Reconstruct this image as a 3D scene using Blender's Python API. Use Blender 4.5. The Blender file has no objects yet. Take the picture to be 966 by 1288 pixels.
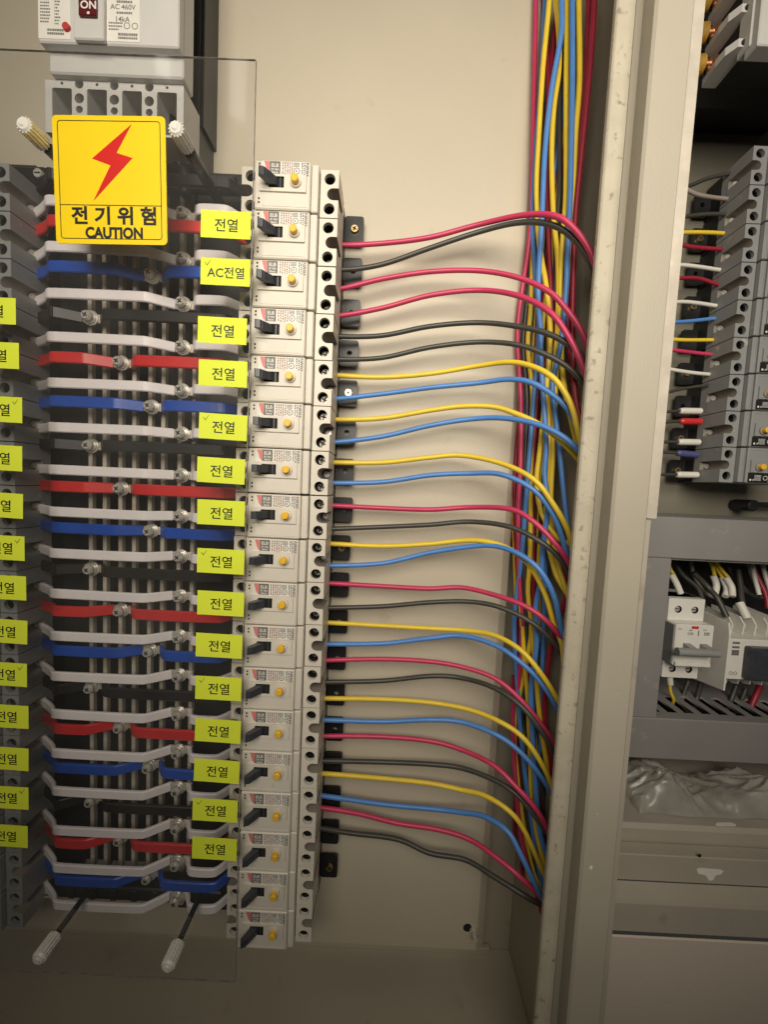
import bpy, bmesh, math, random
from mathutils import Vector, Matrix
random.seed(7)
S = 0.001                      # everything below is written in millimetres
scene = bpy.context.scene
COL = scene.collection

# ------------------------------------------------------------------ camera
F_PX, PITCH_A, ROLL_A, YAW_A = 490.0, math.radians(3.93), math.radians(2.68), math.radians(.23)
cam_d = bpy.data.cameras.new('camera'); cam = bpy.data.objects.new('camera', cam_d); COL.objects.link(cam)
cam_d.sensor_fit = 'HORIZONTAL'; cam_d.sensor_width = 36.0; cam_d.lens = F_PX / 966.0 * 36.0
cam_d.clip_start = 0.01; cam_d.clip_end = 50.0
rt0, up0, fw0 = Vector((1, 0, 0)), Vector((0, math.sin(PITCH_A), math.cos(PITCH_A))), Vector((0, math.cos(PITCH_A), -math.sin(PITCH_A)))
rt = math.cos(ROLL_A) * rt0 + math.sin(ROLL_A) * up0
up = -math.sin(ROLL_A) * rt0 + math.cos(ROLL_A) * up0
YM = Matrix.Rotation(YAW_A, 3, 'Z')
rt, up, fw = YM @ rt, YM @ up, YM @ fw0
cam.matrix_world = Matrix(((rt.x, up.x, -fw.x, 0), (rt.y, up.y, -fw.y, 0), (rt.z, up.z, -fw.z, 0), (0, 0, 0, 1)))
scene.camera = cam


def at(px, py, Y):
    """point (mm) at real depth Y that the photograph shows at pixel px, py (966 x 1288)"""
    d = rt * ((px - 483) / F_PX) + up * (-(py - 644) / F_PX) + fw
    return d * (Y / d.y)


# ------------------------------------------------------------------ light
world = bpy.data.worlds.new('World'); scene.world = world; world.use_nodes = True
bg = world.node_tree.nodes['Background']; bg.inputs[0].default_value = (1.0, .92, .80, 1); bg.inputs[1].default_value = .026


def area_light(name, loc, target, sx, sy, power, col):
    d = bpy.data.lights.new(name, 'AREA'); d.shape = 'RECTANGLE'; d.size = sx; d.size_y = sy; d.energy = power; d.color = col
    o = bpy.data.objects.new(name, d); COL.objects.link(o); o.location = loc
    o.rotation_euler = (Vector(target) - Vector(loc)).to_track_quat('-Z', 'Y').to_euler()
    return o


lamp = area_light('work_lamp', (.02, -.32, .31), (.05, .354, .17), .62, .40, 2.62, (1.0, .91, .765))
for nm, px, py, sx, sy, pw in (('glare_tube', 299, 104, .045, .15, .050), ('glare_lamp', 205, 82, .035, .05, .020)):
    q_ = at(px, py, 280.0) * .001; k_ = (.28 + .88) / .28        # unseen lamps added so their mirror image makes glare on the clear sheet
    area_light(nm, (q_.x * k_, -.60, q_.z * k_), (q_.x, .28, q_.z), sx, sy, pw, (1.0, .97, .9))
lamp.data.spread = math.radians(93)
scene.view_settings.view_transform = 'Standard'; scene.view_settings.look = 'None'
scene.view_settings.gamma = 1.0; scene.view_settings.use_curve_mapping = False; scene.view_settings.exposure = -0.12
scene.cycles.max_bounces = 8; scene.cycles.transparent_max_bounces = 12
scene.cycles.use_denoising = True


# ------------------------------------------------------------------ materials
def mat(name, col, rough=.5, metal=0.0, var=.06, vscale=60, bump=0.0, bscale=900, spec=.5, dirt=None):
    m = bpy.data.materials.new(name); m.use_nodes = True
    nt = m.node_tree; b = nt.nodes['Principled BSDF']; L = nt.links.new
    b.inputs['Roughness'].default_value = rough; b.inputs['Metallic'].default_value = metal
    b.inputs['Specular IOR Level'].default_value = spec
    tc = nt.nodes.new('ShaderNodeTexCoord')
    geo = nt.nodes.new('ShaderNodeNewGeometry')
    nz = nt.nodes.new('ShaderNodeTexNoise'); nz.inputs['Scale'].default_value = vscale; nz.inputs['Detail'].default_value = 5
    L(geo.outputs['Position'], nz.inputs['Vector'])
    rp = nt.nodes.new('ShaderNodeValToRGB')
    rp.color_ramp.elements[0].position = .3; rp.color_ramp.elements[1].position = .7
    rp.color_ramp.elements[0].color = tuple(max(0, c * (1 - var)) for c in col) + (1,)
    rp.color_ramp.elements[1].color = tuple(min(1, c * (1 + var)) for c in col) + (1,)
    L(nz.outputs['Fac'], rp.inputs['Fac'])
    out = rp.outputs['Color']
    if dirt:                                    # (colour, noise scale, threshold, softness): specks and scuffs of their own shape
        n2 = nt.nodes.new('ShaderNodeTexNoise'); n2.inputs['Scale'].default_value = dirt[1]; n2.inputs['Detail'].default_value = 6
        L(geo.outputs['Position'], n2.inputs['Vector'])
        r2 = nt.nodes.new('ShaderNodeValToRGB')
        r2.color_ramp.elements[0].position = dirt[2]; r2.color_ramp.elements[1].position = dirt[2] + dirt[3]
        r2.color_ramp.elements[0].color = (0, 0, 0, 1); r2.color_ramp.elements[1].color = (1, 1, 1, 1)
        L(n2.outputs['Fac'], r2.inputs['Fac'])
        mx = nt.nodes.new('ShaderNodeMixRGB'); mx.inputs['Color2'].default_value = tuple(dirt[0]) + (1,)
        L(r2.outputs['Color'], mx.inputs['Fac']); L(out, mx.inputs['Color1']); out = mx.outputs['Color']
    L(out, b.inputs['Base Color'])
    if bump:
        n3 = nt.nodes.new('ShaderNodeTexNoise'); n3.inputs['Scale'].default_value = bscale; n3.inputs['Detail'].default_value = 3
        L(geo.outputs['Position'], n3.inputs['Vector'])
        bp = nt.nodes.new('ShaderNodeBump'); bp.inputs['Strength'].default_value = bump; bp.inputs['Distance'].default_value = .0006
        L(n3.outputs['Fac'], bp.inputs['Height']); L(bp.outputs['Normal'], b.inputs['Normal'])
    return m


M = {}
M['plate'] = mat('beige_paint', (.53, .475, .375), .48, var=.03, vscale=9, bump=.22, bscale=700, dirt=((.45, .39, .28), 30, .66, .12))
M['cabinet'] = mat('cabinet_paint', (.46, .415, .325), .45, var=.04, vscale=12, bump=.2, bscale=700, dirt=((.36, .31, .23), 45, .64, .15))
M['post'] = mat('post_paint', (.43, .395, .32), .42, var=.03, vscale=14, bump=.25, bscale=650, dirt=((.78, .74, .65), 160, .72, .03))
M['gasket'] = mat('scuffed_edge', (.46, .42, .33), .6, var=.08, vscale=60, bump=.4, bscale=500, dirt=((.27, .24, .18), 190, .60, .10))
M['cream'] = mat('cream_plastic', (.68, .635, .555), .42, var=.03, vscale=70, bump=.18, bscale=1600, dirt=((.55, .50, .43), 120, .70, .1))
M['grey'] = mat('grey_plastic', (.27, .275, .275), .5, var=.05, vscale=70, bump=.2, bscale=1500, dirt=((.48, .47, .44), 110, .68, .1))
M['lgrey'] = mat('pale_grey_plastic', (.56, .55, .53), .45, var=.03, vscale=60, bump=.15, bscale=1500)
M['white'] = mat('white_plastic', (.74, .72, .67), .4, var=.03, vscale=80, bump=.12, bscale=1300, dirt=((.55, .5, .45), 100, .7, .1))
M['black'] = mat('black_plastic', (.014, .014, .015), .38, var=.2, vscale=80, bump=.1)
M['dark'] = mat('dark_hole', (.010, .009, .008), .8, var=.1)
M['toggle'] = mat('toggle_plastic', (.045, .05, .06), .32, var=.15, vscale=200, bump=.1)
M['button'] = mat('yellow_button', (.86, .50, .03), .35, var=.04)
M['steel'] = mat('zinc_steel', (.70, .67, .62), .24, .45, var=.12, vscale=400)
M['notch_shade'] = mat('shaded_notch', (.24, .215, .185), .6, var=.2)  # notch interior coloured darker, standing in for the shade inside it
M['oldsteel'] = mat('dull_steel', (.34, .31, .27), .35, .7, var=.2, vscale=300)
M['brass'] = mat('brass', (.80, .58, .28), .28, 1.0, var=.1, vscale=400)
M['tin'] = mat('tinned_copper', (.60, .54, .46), .40, .25, var=.2, vscale=120, dirt=((.55, .33, .20), 90, .62, .12))
M['copper'] = mat('copper', (.75, .38, .22), .35, 1.0, var=.15, vscale=200)
M['bar_white'] = mat('white_sleeve', (.84, .79, .81), .38, var=.04, vscale=60, bump=.15, bscale=500)
M['bar_red'] = mat('red_sleeve', (.60, .028, .030), .36, var=.08, vscale=60, bump=.15, bscale=500)
M['bar_blue'] = mat('blue_sleeve', (.014, .075, .42), .36, var=.1, vscale=60, bump=.15, bscale=500)
M['bar_black'] = mat('black_sleeve', (.014, .013, .014), .42, var=.2, vscale=60, bump=.15, bscale=500)
M['w_red'] = mat('red_wire', (.55, .042, .115), .40, var=.06, vscale=90)
M['w_darkred'] = mat('dark_red_wire', (.30, .015, .035), .42, var=.08, vscale=90)
M['w_yellow'] = mat('yellow_wire', (.80, .58, .045), .40, var=.05, vscale=90, dirt=((.12, .09, .02), 620, .70, .03))
M['w_blue'] = mat('blue_wire', (.085, .245, .62), .40, var=.06, vscale=90)
M['w_black'] = mat('black_wire', (.055, .053, .047), .42, var=.1, vscale=90)
M['w_white'] = mat('white_wire', (.72, .70, .64), .42, var=.05, vscale=90)
M['w_grey'] = mat('grey_wire', (.30, .26, .23), .45, var=.08, vscale=90)
M['sticker'] = mat('yellow_paper', (.74, .84, .045), .65, var=.03, vscale=50, bump=.05, bscale=400)
M['sign'] = mat('sign_yellow', (.88, .63, .004), .45, var=.02, vscale=40)
M['sign_red'] = mat('sign_red', (.62, .012, .010), .45, var=.03)
M['ink'] = mat('black_ink', (.012, .012, .012), .5, var=.1)
M['greyink'] = mat('grey_ink', (.16, .15, .14), .5, var=.15, vscale=900)
M['pinkink'] = mat('pink_ink', (.66, .20, .19), .5, var=.1)
M['brownink'] = mat('brown_ink', (.34, .20, .16), .5, var=.2, vscale=900)
M['redink'] = mat('red_ink', (.50, .05, .04), .5, var=.1)
M['whiteink'] = mat('white_ink', (.75, .75, .72), .5, var=.05)
M['greenink'] = mat('pen_ink', (.22, .34, .04), .6, var=.1)
M['maroon'] = mat('maroon_plastic', (.10, .010, .010), .35, var=.1)
M['panel'] = mat('grey_panel', (.24, .23, .225), .5, var=.05, vscale=25, bump=.2, bscale=700, dirt=((.33, .31, .29), 60, .66, .12))
M['galv'] = mat('galvanised_strip', (.60, .545, .465), .38, .25, var=.12, vscale=70, dirt=((.80, .76, .68), 90, .62, .1))
M['frame'] = mat('lower_frame_paint', (.41, .37, .31), .42, var=.06, vscale=20, bump=.2, bscale=700, dirt=((.30, .26, .21), 40, .62, .14))
M['lower'] = mat('lower_panel_paint', (.62, .54, .46), .5, var=.03, vscale=10, bump=.3, bscale=650)
M['bare'] = mat('worn_white', (.78, .74, .68), .5, var=.05)
M['y_sleeve'] = mat('mustard_sleeve', (.36, .20, .02), .5, var=.2, vscale=120, bump=.4, bscale=300)


def clear_mat(name, tint, haze, rough, smear):
    """clear sheet: passes light, reflects by angle, a thin uneven film of dust"""
    m = bpy.data.materials.new(name); m.use_nodes = True; nt = m.node_tree; nt.nodes.clear(); L = nt.links.new
    out = nt.nodes.new('ShaderNodeOutputMaterial')
    tr = nt.nodes.new('ShaderNodeBsdfTransparent'); tr.inputs[0].default_value = tint + (1,)
    gl = nt.nodes.new('ShaderNodeBsdfGlossy'); gl.inputs['Roughness'].default_value = rough
    df = nt.nodes.new('ShaderNodeBsdfDiffuse'); df.inputs[0].default_value = (.75, .73, .68, 1)
    lw = nt.nodes.new('ShaderNodeLayerWeight'); lw.inputs[0].default_value = .5
    pw = nt.nodes.new('ShaderNodeMath'); pw.operation = 'POWER'; pw.inputs[1].default_value = 5.0; L(lw.outputs['Facing'], pw.inputs[0])
    fr = nt.nodes.new('ShaderNodeMath'); fr.operation = 'MULTIPLY_ADD'; fr.inputs[1].default_value = .92; fr.inputs[2].default_value = .06; L(pw.outputs[0], fr.inputs[0])
    geo = nt.nodes.new('ShaderNodeNewGeometry')
    nz = nt.nodes.new('ShaderNodeTexNoise'); nz.inputs['Scale'].default_value = smear; nz.inputs['Detail'].default_value = 6
    L(geo.outputs['Position'], nz.inputs['Vector'])
    mr = nt.nodes.new('ShaderNodeMapRange'); mr.inputs[1].default_value = .4; mr.inputs[2].default_value = .75
    mr.inputs[3].default_value = haze * .35; mr.inputs[4].default_value = haze
    L(nz.outputs['Fac'], mr.inputs[0])
    m1 = nt.nodes.new('ShaderNodeMixShader'); L(mr.outputs[0], m1.inputs[0]); L(tr.outputs[0], m1.inputs[1]); L(df.outputs[0], m1.inputs[2])
    m2 = nt.nodes.new('ShaderNodeMixShader'); L(fr.outputs[0], m2.inputs[0]); L(m1.outputs[0], m2.inputs[1]); L(gl.outputs[0], m2.inputs[2])
    L(m2.outputs[0], out.inputs[0])
    return m


M['acrylic'] = clear_mat('clear_acrylic', (.93, .93, .925), .05, .06, 14)
M['acrylic_edge'] = mat('sawn_acrylic_edge', (.30, .28, .25), .3, var=.3, vscale=200)
M['film'] = clear_mat('plastic_film', (.84, .83, .80), .50, .30, 22)


# ------------------------------------------------------------------ mesh builder (mm)
class MB:
    def __init__(self): self.v = []; self.f = []; self.m = []; self.s = []

    def add(self, vs, fs, m=0, smooth=False):
        o = len(self.v); self.v += [tuple(v) for v in vs]
        for f in fs: self.f.append([o + i for i in f]); self.m.append(m); self.s.append(smooth)

    def box(self, x0, x1, y0, y1, z0, z1, m=0, c=0.0, rot=None):
        if x0 > x1: x0, x1 = x1, x0
        if y0 > y1: y0, y1 = y1, y0
        if z0 > z1: z0, z1 = z1, z0
        c = min(c, (x1 - x0) * .45, (y1 - y0) * .45, (z1 - z0) * .45)
        if c <= 0:
            vs = [(x, y, z) for x in (x0, x1) for y in (y0, y1) for z in (z0, z1)]
            fs = [(0, 1, 3, 2), (4, 6, 7, 5), (0, 4, 5, 1), (2, 3, 7, 6), (0, 2, 6, 4), (1, 5, 7, 3)]
        else:
            vs = []; idx = {}
            lo, hi = (x0, y0, z0), (x1, y1, z1)
            for i in (0, 1):
                for j in (0, 1):
                    for k in (0, 1):
                        s = (i, j, k)
                        for a in range(3):
                            p = [0, 0, 0]
                            for b in range(3):
                                base = (lo, hi)[s[b]][b]
                                p[b] = base if b == a else base + (c if s[b] == 0 else -c)
                            idx[(s, a)] = len(vs); vs.append(tuple(p))
            fs = []
            for a in range(3):
                b, d = [q for q in range(3) if q != a]
                for sa in (0, 1):
                    loop = []
                    for sb, sd in ((0, 0), (1, 0), (1, 1), (0, 1)):
                        s = [0, 0, 0]; s[a] = sa; s[b] = sb; s[d] = sd; loop.append(idx[(tuple(s), a)])
                    fs.append(loop)
                for sb in (0, 1):
                    for sd in (0, 1):
                        s0 = [0, 0, 0]; s0[b] = sb; s0[d] = sd; s1 = list(s0); s1[a] = 1; s0 = tuple(s0); s1 = tuple(s1)
                        fs.append([idx[(s0, b)], idx[(s1, b)], idx[(s1, d)], idx[(s0, d)]])
            for i in (0, 1):
                for j in (0, 1):
                    for k in (0, 1):
                        fs.append([idx[((i, j, k), a)] for a in range(3)])
        if rot: vs = [rot @ Vector(v) for v in vs]
        self.add(vs, fs, m)

    def prism(self, poly, axis, a, b, m=0):
        """poly of 2D points in the two other axes (in x,y,z order), from a to b along axis"""
        n = len(poly); vs = []
        for t in (a, b):
            for p in poly:
                q = list(p); q.insert(axis, t); vs.append(q)
        fs = [list(range(n)), list(range(2 * n - 1, n - 1, -1))] + [(i, (i + 1) % n, n + (i + 1) % n, n + i) for i in range(n)]
        self.add(vs, fs, m)

    def cyl(self, p0, p1, r0, r1=None, n=16, m=0, caps=True, smooth=True):
        r1 = r0 if r1 is None else r1
        p0, p1 = Vector(p0), Vector(p1); d = (p1 - p0).normalized()
        u = d.orthogonal().normalized(); w = d.cross(u)
        ring = lambda p, r: [p + u * (r * math.cos(2 * math.pi * i / n)) + w * (r * math.sin(2 * math.pi * i / n)) for i in range(n)]
        a, b = ring(p0, r0), ring(p1, r1)
        self.add(a + b, [(i, (i + 1) % n, n + (i + 1) % n, n + i) for i in range(n)], m, smooth)
        if caps:
            self.add(a, [list(range(n))[::-1]], m); self.add(b, [list(range(n))], m)

    def tube(self, pts, r, m=0, n=8, sub=5, caps=True):
        pts = [Vector(p) for p in pts]
        q = []
        for i in range(len(pts) - 1):
            p0 = pts[max(i - 1, 0)]; p1 = pts[i]; p2 = pts[i + 1]; p3 = pts[min(i + 2, len(pts) - 1)]
            for k in range(sub):
                t = k / sub
                q.append(.5 * ((2 * p1) + (p2 - p0) * t + (2 * p0 - 5 * p1 + 4 * p2 - p3) * t * t + (3 * p1 - p0 - 3 * p2 + p3) * t ** 3))
        q.append(pts[-1])
        vs = []; u = None
        for i, p in enumerate(q):
            d = (q[min(i + 1, len(q) - 1)] - q[max(i - 1, 0)]).normalized()
            u = d.orthogonal().normalized() if u is None else (u - d * u.dot(d)).normalized()
            w = d.cross(u)
            vs += [p + u * (r * math.cos(2 * math.pi * k / n)) + w * (r * math.sin(2 * math.pi * k / n)) for k in range(n)]
        fs = []
        for i in range(len(q) - 1):
            for k in range(n):
                fs.append((i * n + k, i * n + (k + 1) % n, (i + 1) * n + (k + 1) % n, (i + 1) * n + k))
        self.add(vs, fs, m, True)
        if caps:
            self.add(vs[:n], [list(range(n))[::-1]], m); self.add(vs[-n:], [list(range(n))], m)

    def strip(self, pts, h, t, m=0):
        """flat strip bent in the XY plane: pts (x, y), height h along z about z=0, thickness t"""
        for _ in range(2):
            q = [pts[0]]
            for a, b in zip(pts[:-1], pts[1:]):
                q += [(a[0] * .75 + b[0] * .25, a[1] * .75 + b[1] * .25), (a[0] * .25 + b[0] * .75, a[1] * .25 + b[1] * .75)]
            pts = q + [pts[-1]]
        n = len(pts); nor = []
        for i in range(n):
            a = Vector(pts[max(i - 1, 0)]); b = Vector(pts[min(i + 1, n - 1)]); d = (b - a).normalized(); nor.append(Vector((-d.y, d.x)))
        vs = []; c = min(t, h) * .25
        prof = [(-1, -h / 2 + c), (-1, h / 2 - c), (-1 + 2 * c / t, h / 2), (1 - 2 * c / t, h / 2), (1, h / 2 - c), (1, -h / 2 + c), (1 - 2 * c / t, -h / 2), (-1 + 2 * c / t, -h / 2)]
        k = len(prof)
        for i in range(n):
            for s, z in prof: vs.append((pts[i][0] + nor[i].x * s * t / 2, pts[i][1] + nor[i].y * s * t / 2, z))
        fs = [(i * k + j, i * k + (j + 1) % k, (i + 1) * k + (j + 1) % k, (i + 1) * k + j) for i in range(n - 1) for j in range(k)]
        fs += [list(range(k))[::-1], [(n - 1) * k + j for j in range(k)]]
        self.add(vs, fs, m)

    def holed(self, outline, holes, y0, y1, m=0, mh=None, floors=(), skip_outer=False, mf=None):
        """plate in XZ facing -Y: front at y0, holes go back to y1; floors = depth of a bottom disc per hole (or None)"""
        bm = bmesh.new(); edges = []
        for loop in [outline] + holes:
            vs = [bm.verts.new((p[0], y0, p[1])) for p in loop]
            for i in range(len(vs)): edges.append(bm.edges.new((vs[i], vs[(i + 1) % len(vs)])))
        bmesh.ops.triangle_fill(bm, edges=edges, use_beauty=True, use_dissolve=False, normal=(0, -1, 0))
        bm.verts.index_update()
        self.add([v.co for v in bm.verts], [[v.index for v in f.verts] for f in bm.faces], m); bm.free()
        for i, loop in enumerate([outline] + holes):
            if i == 0 and skip_outer: continue
            n = len(loop); a = [(p[0], y0, p[1]) for p in loop]; b = [(p[0], y1, p[1]) for p in loop]
            self.add(a + b, [(j, (j + 1) % n, n + (j + 1) % n, n + j) for j in range(n)], m if (i == 0 or mh is None) else mh, i > 0)
        for loop, d in zip(holes, floors):
            if d is not None: self.add([(p[0], d, p[1]) for p in loop], [list(range(len(loop)))], mf if mf is not None else (mh if mh is not None else m))

    def mesh(self, name, mats):
        me = bpy.data.meshes.new(name)
        me.from_pydata([(v[0] * S, v[1] * S, v[2] * S) for v in self.v], [], self.f)
        for mm in (mats if isinstance(mats, (list, tuple)) else [mats]): me.materials.append(mm)
        for p, mi, sm in zip(me.polygons, self.m, self.s): p.material_index = mi; p.use_smooth = sm
        bm = bmesh.new(); bm.from_mesh(me); bmesh.ops.recalc_face_normals(bm, faces=bm.faces); bm.to_mesh(me); bm.free()
        return me

    def build(self, name, mats, parent=None, loc=(0, 0, 0)):
        o = bpy.data.objects.new(name, self.mesh(name, mats)); COL.objects.link(o)
        o.location = Vector(loc) * S
        if parent: o.parent = parent
        return o


def circ(x, z, r, n=16, a0=0.0):
    return [(x + r * math.cos(a0 + 2 * math.pi * i / n), z + r * math.sin(a0 + 2 * math.pi * i / n)) for i in range(n)]


def rrect(x0, x1, z0, z1, r, n=4):
    p = []
    for cx, cz, a in ((x1 - r, z1 - r, 0), (x0 + r, z1 - r, 90), (x0 + r, z0 + r, 180), (x1 - r, z0 + r, 270)):
        for i in range(n + 1):
            t = math.radians(a + 90 * i / n); p.append((cx + r * math.cos(t), cz + r * math.sin(t)))
    return p


def tag(o, label, cat, group=None):
    o['label'] = label; o['category'] = cat
    if group: o['group'] = group
    return o


def thing(name, label, cat, loc=(0, 0, 0), group=None, rot=None):
    o = bpy.data.objects.new(name, None); COL.objects.link(o); o.location = Vector(loc) * S; o.empty_display_size = .01
    if rot: o.rotation_euler = rot
    return tag(o, label, cat, group)


def dup(root, label, loc, rot=None):
    r = root.copy(); COL.objects.link(r); r.location = Vector(loc) * S; r['label'] = label
    if rot is not None: r.rotation_euler = rot
    for ch in list(root.children):
        c = ch.copy(); COL.objects.link(c); c.parent = r
        for g in list(ch.children):
            d = g.copy(); COL.objects.link(d); d.parent = c
    return r


_tc = {}
def text_geo(body, size, bold=0.0, sx=1.0):
    """flat lettering centred on the origin in XZ, mm"""
    key = (body, size, bold, sx)
    if key not in _tc:
        cu = bpy.data.curves.new('lettering', 'FONT'); cu.body = body; cu.size = 1.0; cu.align_x = 'CENTER'; cu.align_y = 'CENTER'
        cu.offset = bold; cu.resolution_u = 3
        o = bpy.data.objects.new('lettering', cu); COL.objects.link(o)
        dg = bpy.context.evaluated_depsgraph_get(); me = bpy.data.meshes.new_from_object(o.evaluated_get(dg))
        xs = [v.co.x for v in me.vertices]; ys = [v.co.y for v in me.vertices]
        cx, cy = (min(xs) + max(xs)) / 2, (min(ys) + max(ys)) / 2
        _tc[key] = ([((v.co.x - cx) * size * sx, (v.co.y - cy) * size) for v in me.vertices], [list(p.vertices) for p in me.polygons])
        bpy.data.objects.remove(o); bpy.data.curves.remove(cu); bpy.data.meshes.remove(me)
    return _tc[key]


def put_text(mb, body, size, x, y, z, m=0, bold=0.0, sx=1.0, ang=0.0):
    vs, fs = text_geo(body, size, bold, sx); c, s = math.cos(ang), math.sin(ang)
    mb.add([(x + a * c - b * s, y, z + a * s + b * c) for a, b in vs], fs, m)


ORD = ['topmost', 'second', 'third', 'fourth', 'fifth', 'sixth', 'seventh', 'eighth', 'ninth', 'tenth', 'eleventh', 'twelfth',
       'thirteenth', 'fourteenth', 'fifteenth', 'sixteenth', 'seventeenth', 'bottommost']


def structure(o): o['kind'] = 'structure'; return o


# ================================================================== THE CABINET (setting)
PLATE_Y, BACK_Y, FLOOR_Z, WALL_X = 354.0, 386.0, -489.5, 154.0
b = MB(); b.box(-430, 110, PLATE_Y, PLATE_Y + 2.5, -452, 520, 0, .6)
b.prism([(110, PLATE_Y), (117, PLATE_Y + 5), (117, PLATE_Y + 22), (114.5, PLATE_Y + 22), (114.5, PLATE_Y + 6), (109.5, PLATE_Y + 2.5)], 2, -452, 520)
plate = b.build('mounting_plate', M['plate'])
tag(plate, 'large flat beige metal plate behind the breakers and wires', 'mounting plate')
b = MB(); b.box(-460, WALL_X, BACK_Y, BACK_Y + 3, FLOOR_Z - 40, 560)
structure(b.build('back_wall', M['cabinet']))
b = MB(); b.box(-460, WALL_X, 262, BACK_Y - .5, FLOOR_Z - 3, FLOOR_Z); b.box(-460, 132, BACK_Y - 6, BACK_Y - 1, FLOOR_Z + .2, FLOOR_Z + 7, 0, .5)
structure(b.build('cabinet_floor', M['cabinet']))
b = MB(); b.box(WALL_X + .3, WALL_X + 4, 268, 450, -560, 560)
structure(b.build('side_wall', M['cabinet']))
# post between the two bays
pl2 = at(768, 400, 262).x; pm1 = at(791, 400, 243).x; pm2 = at(838, 400, 243).x; ps = at(851, 400, 247).x
post = thing('frame_post', 'tall beige painted steel post dividing the two cabinet bays', 'cabinet post', (128, 262, -560))
def postpart(name, poly, z0, z1, m):
    b = MB(); b.prism([(x - 128, y - 262) for x, y in poly], 2, z0 + 560, z1 + 560); return b.build(name, M[m], post)
postpart('lip', [(128, 263), (129, 262), (pl2 - .6, 262), (pl2, 263), (pl2, 266), (128, 266)], -560, 560, 'gasket')
postpart('column', [(pl2 + .2, 262.6), (pl2 + 3, 260), (pm1, 244.5), (pm1 + 1.5, 243), (pm2 - 1, 243), (pm2, 244), (pm2 + .4, 270), (pl2 + .2, 270)], -560, 560, 'post')
zs = at(815, 660, 247).z
postpart('edge_strip', [(pm2 + .8, 247.5), (pm2 + 1.4, 247), (ps - .6, 247), (ps, 248), (ps, 275), (pm2 + .8, 275)], -13, 560, 'galv')
postpart('lower_edge', [(pm2 + .8, 249.5), (pm2 + 1.4, 249), (ps - 2.6, 249), (ps - 2, 250), (ps - 2, 275), (pm2 + .8, 275)], -560, -13.6, 'frame')
# right bay
b = MB(); b.box(WALL_X + 5, 560, 433, 436, -300, 560); structure(b.build('bay_back_wall', mat('bay_shade_paint', (.20, .185, .145), .5, var=.05, vscale=12, bump=.2, bscale=700)))  # wall colour darkened to stand in for shade deep in the enclosed bay


# ================================================================== BREAKERS
# local frame: origin on the mounting surface at the middle of the breaker, x along the length, -y towards the viewer
HL = 35.6; HW = 16.6; FACE = -53.6; TERM = -47.0
def uoutline(s):
    """terminal top with a U notch open at its outer end; s = +1 / -1 end"""
    xi, xo = 22.2, HL; p = [(xi, -HW), (xo, -HW), (xo, -4.2)]
    for k in range(9):
        t = math.radians(270 - 180 * k / 8); p.append((xo - 4.2 + 4.2 * math.cos(t), 4.2 * math.sin(t)))
    p += [(xo, 4.2), (xo, HW), (xi, HW)]
    return [(s * x, z) for x, z in (p if s > 0 else p[::-1])]


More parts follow.
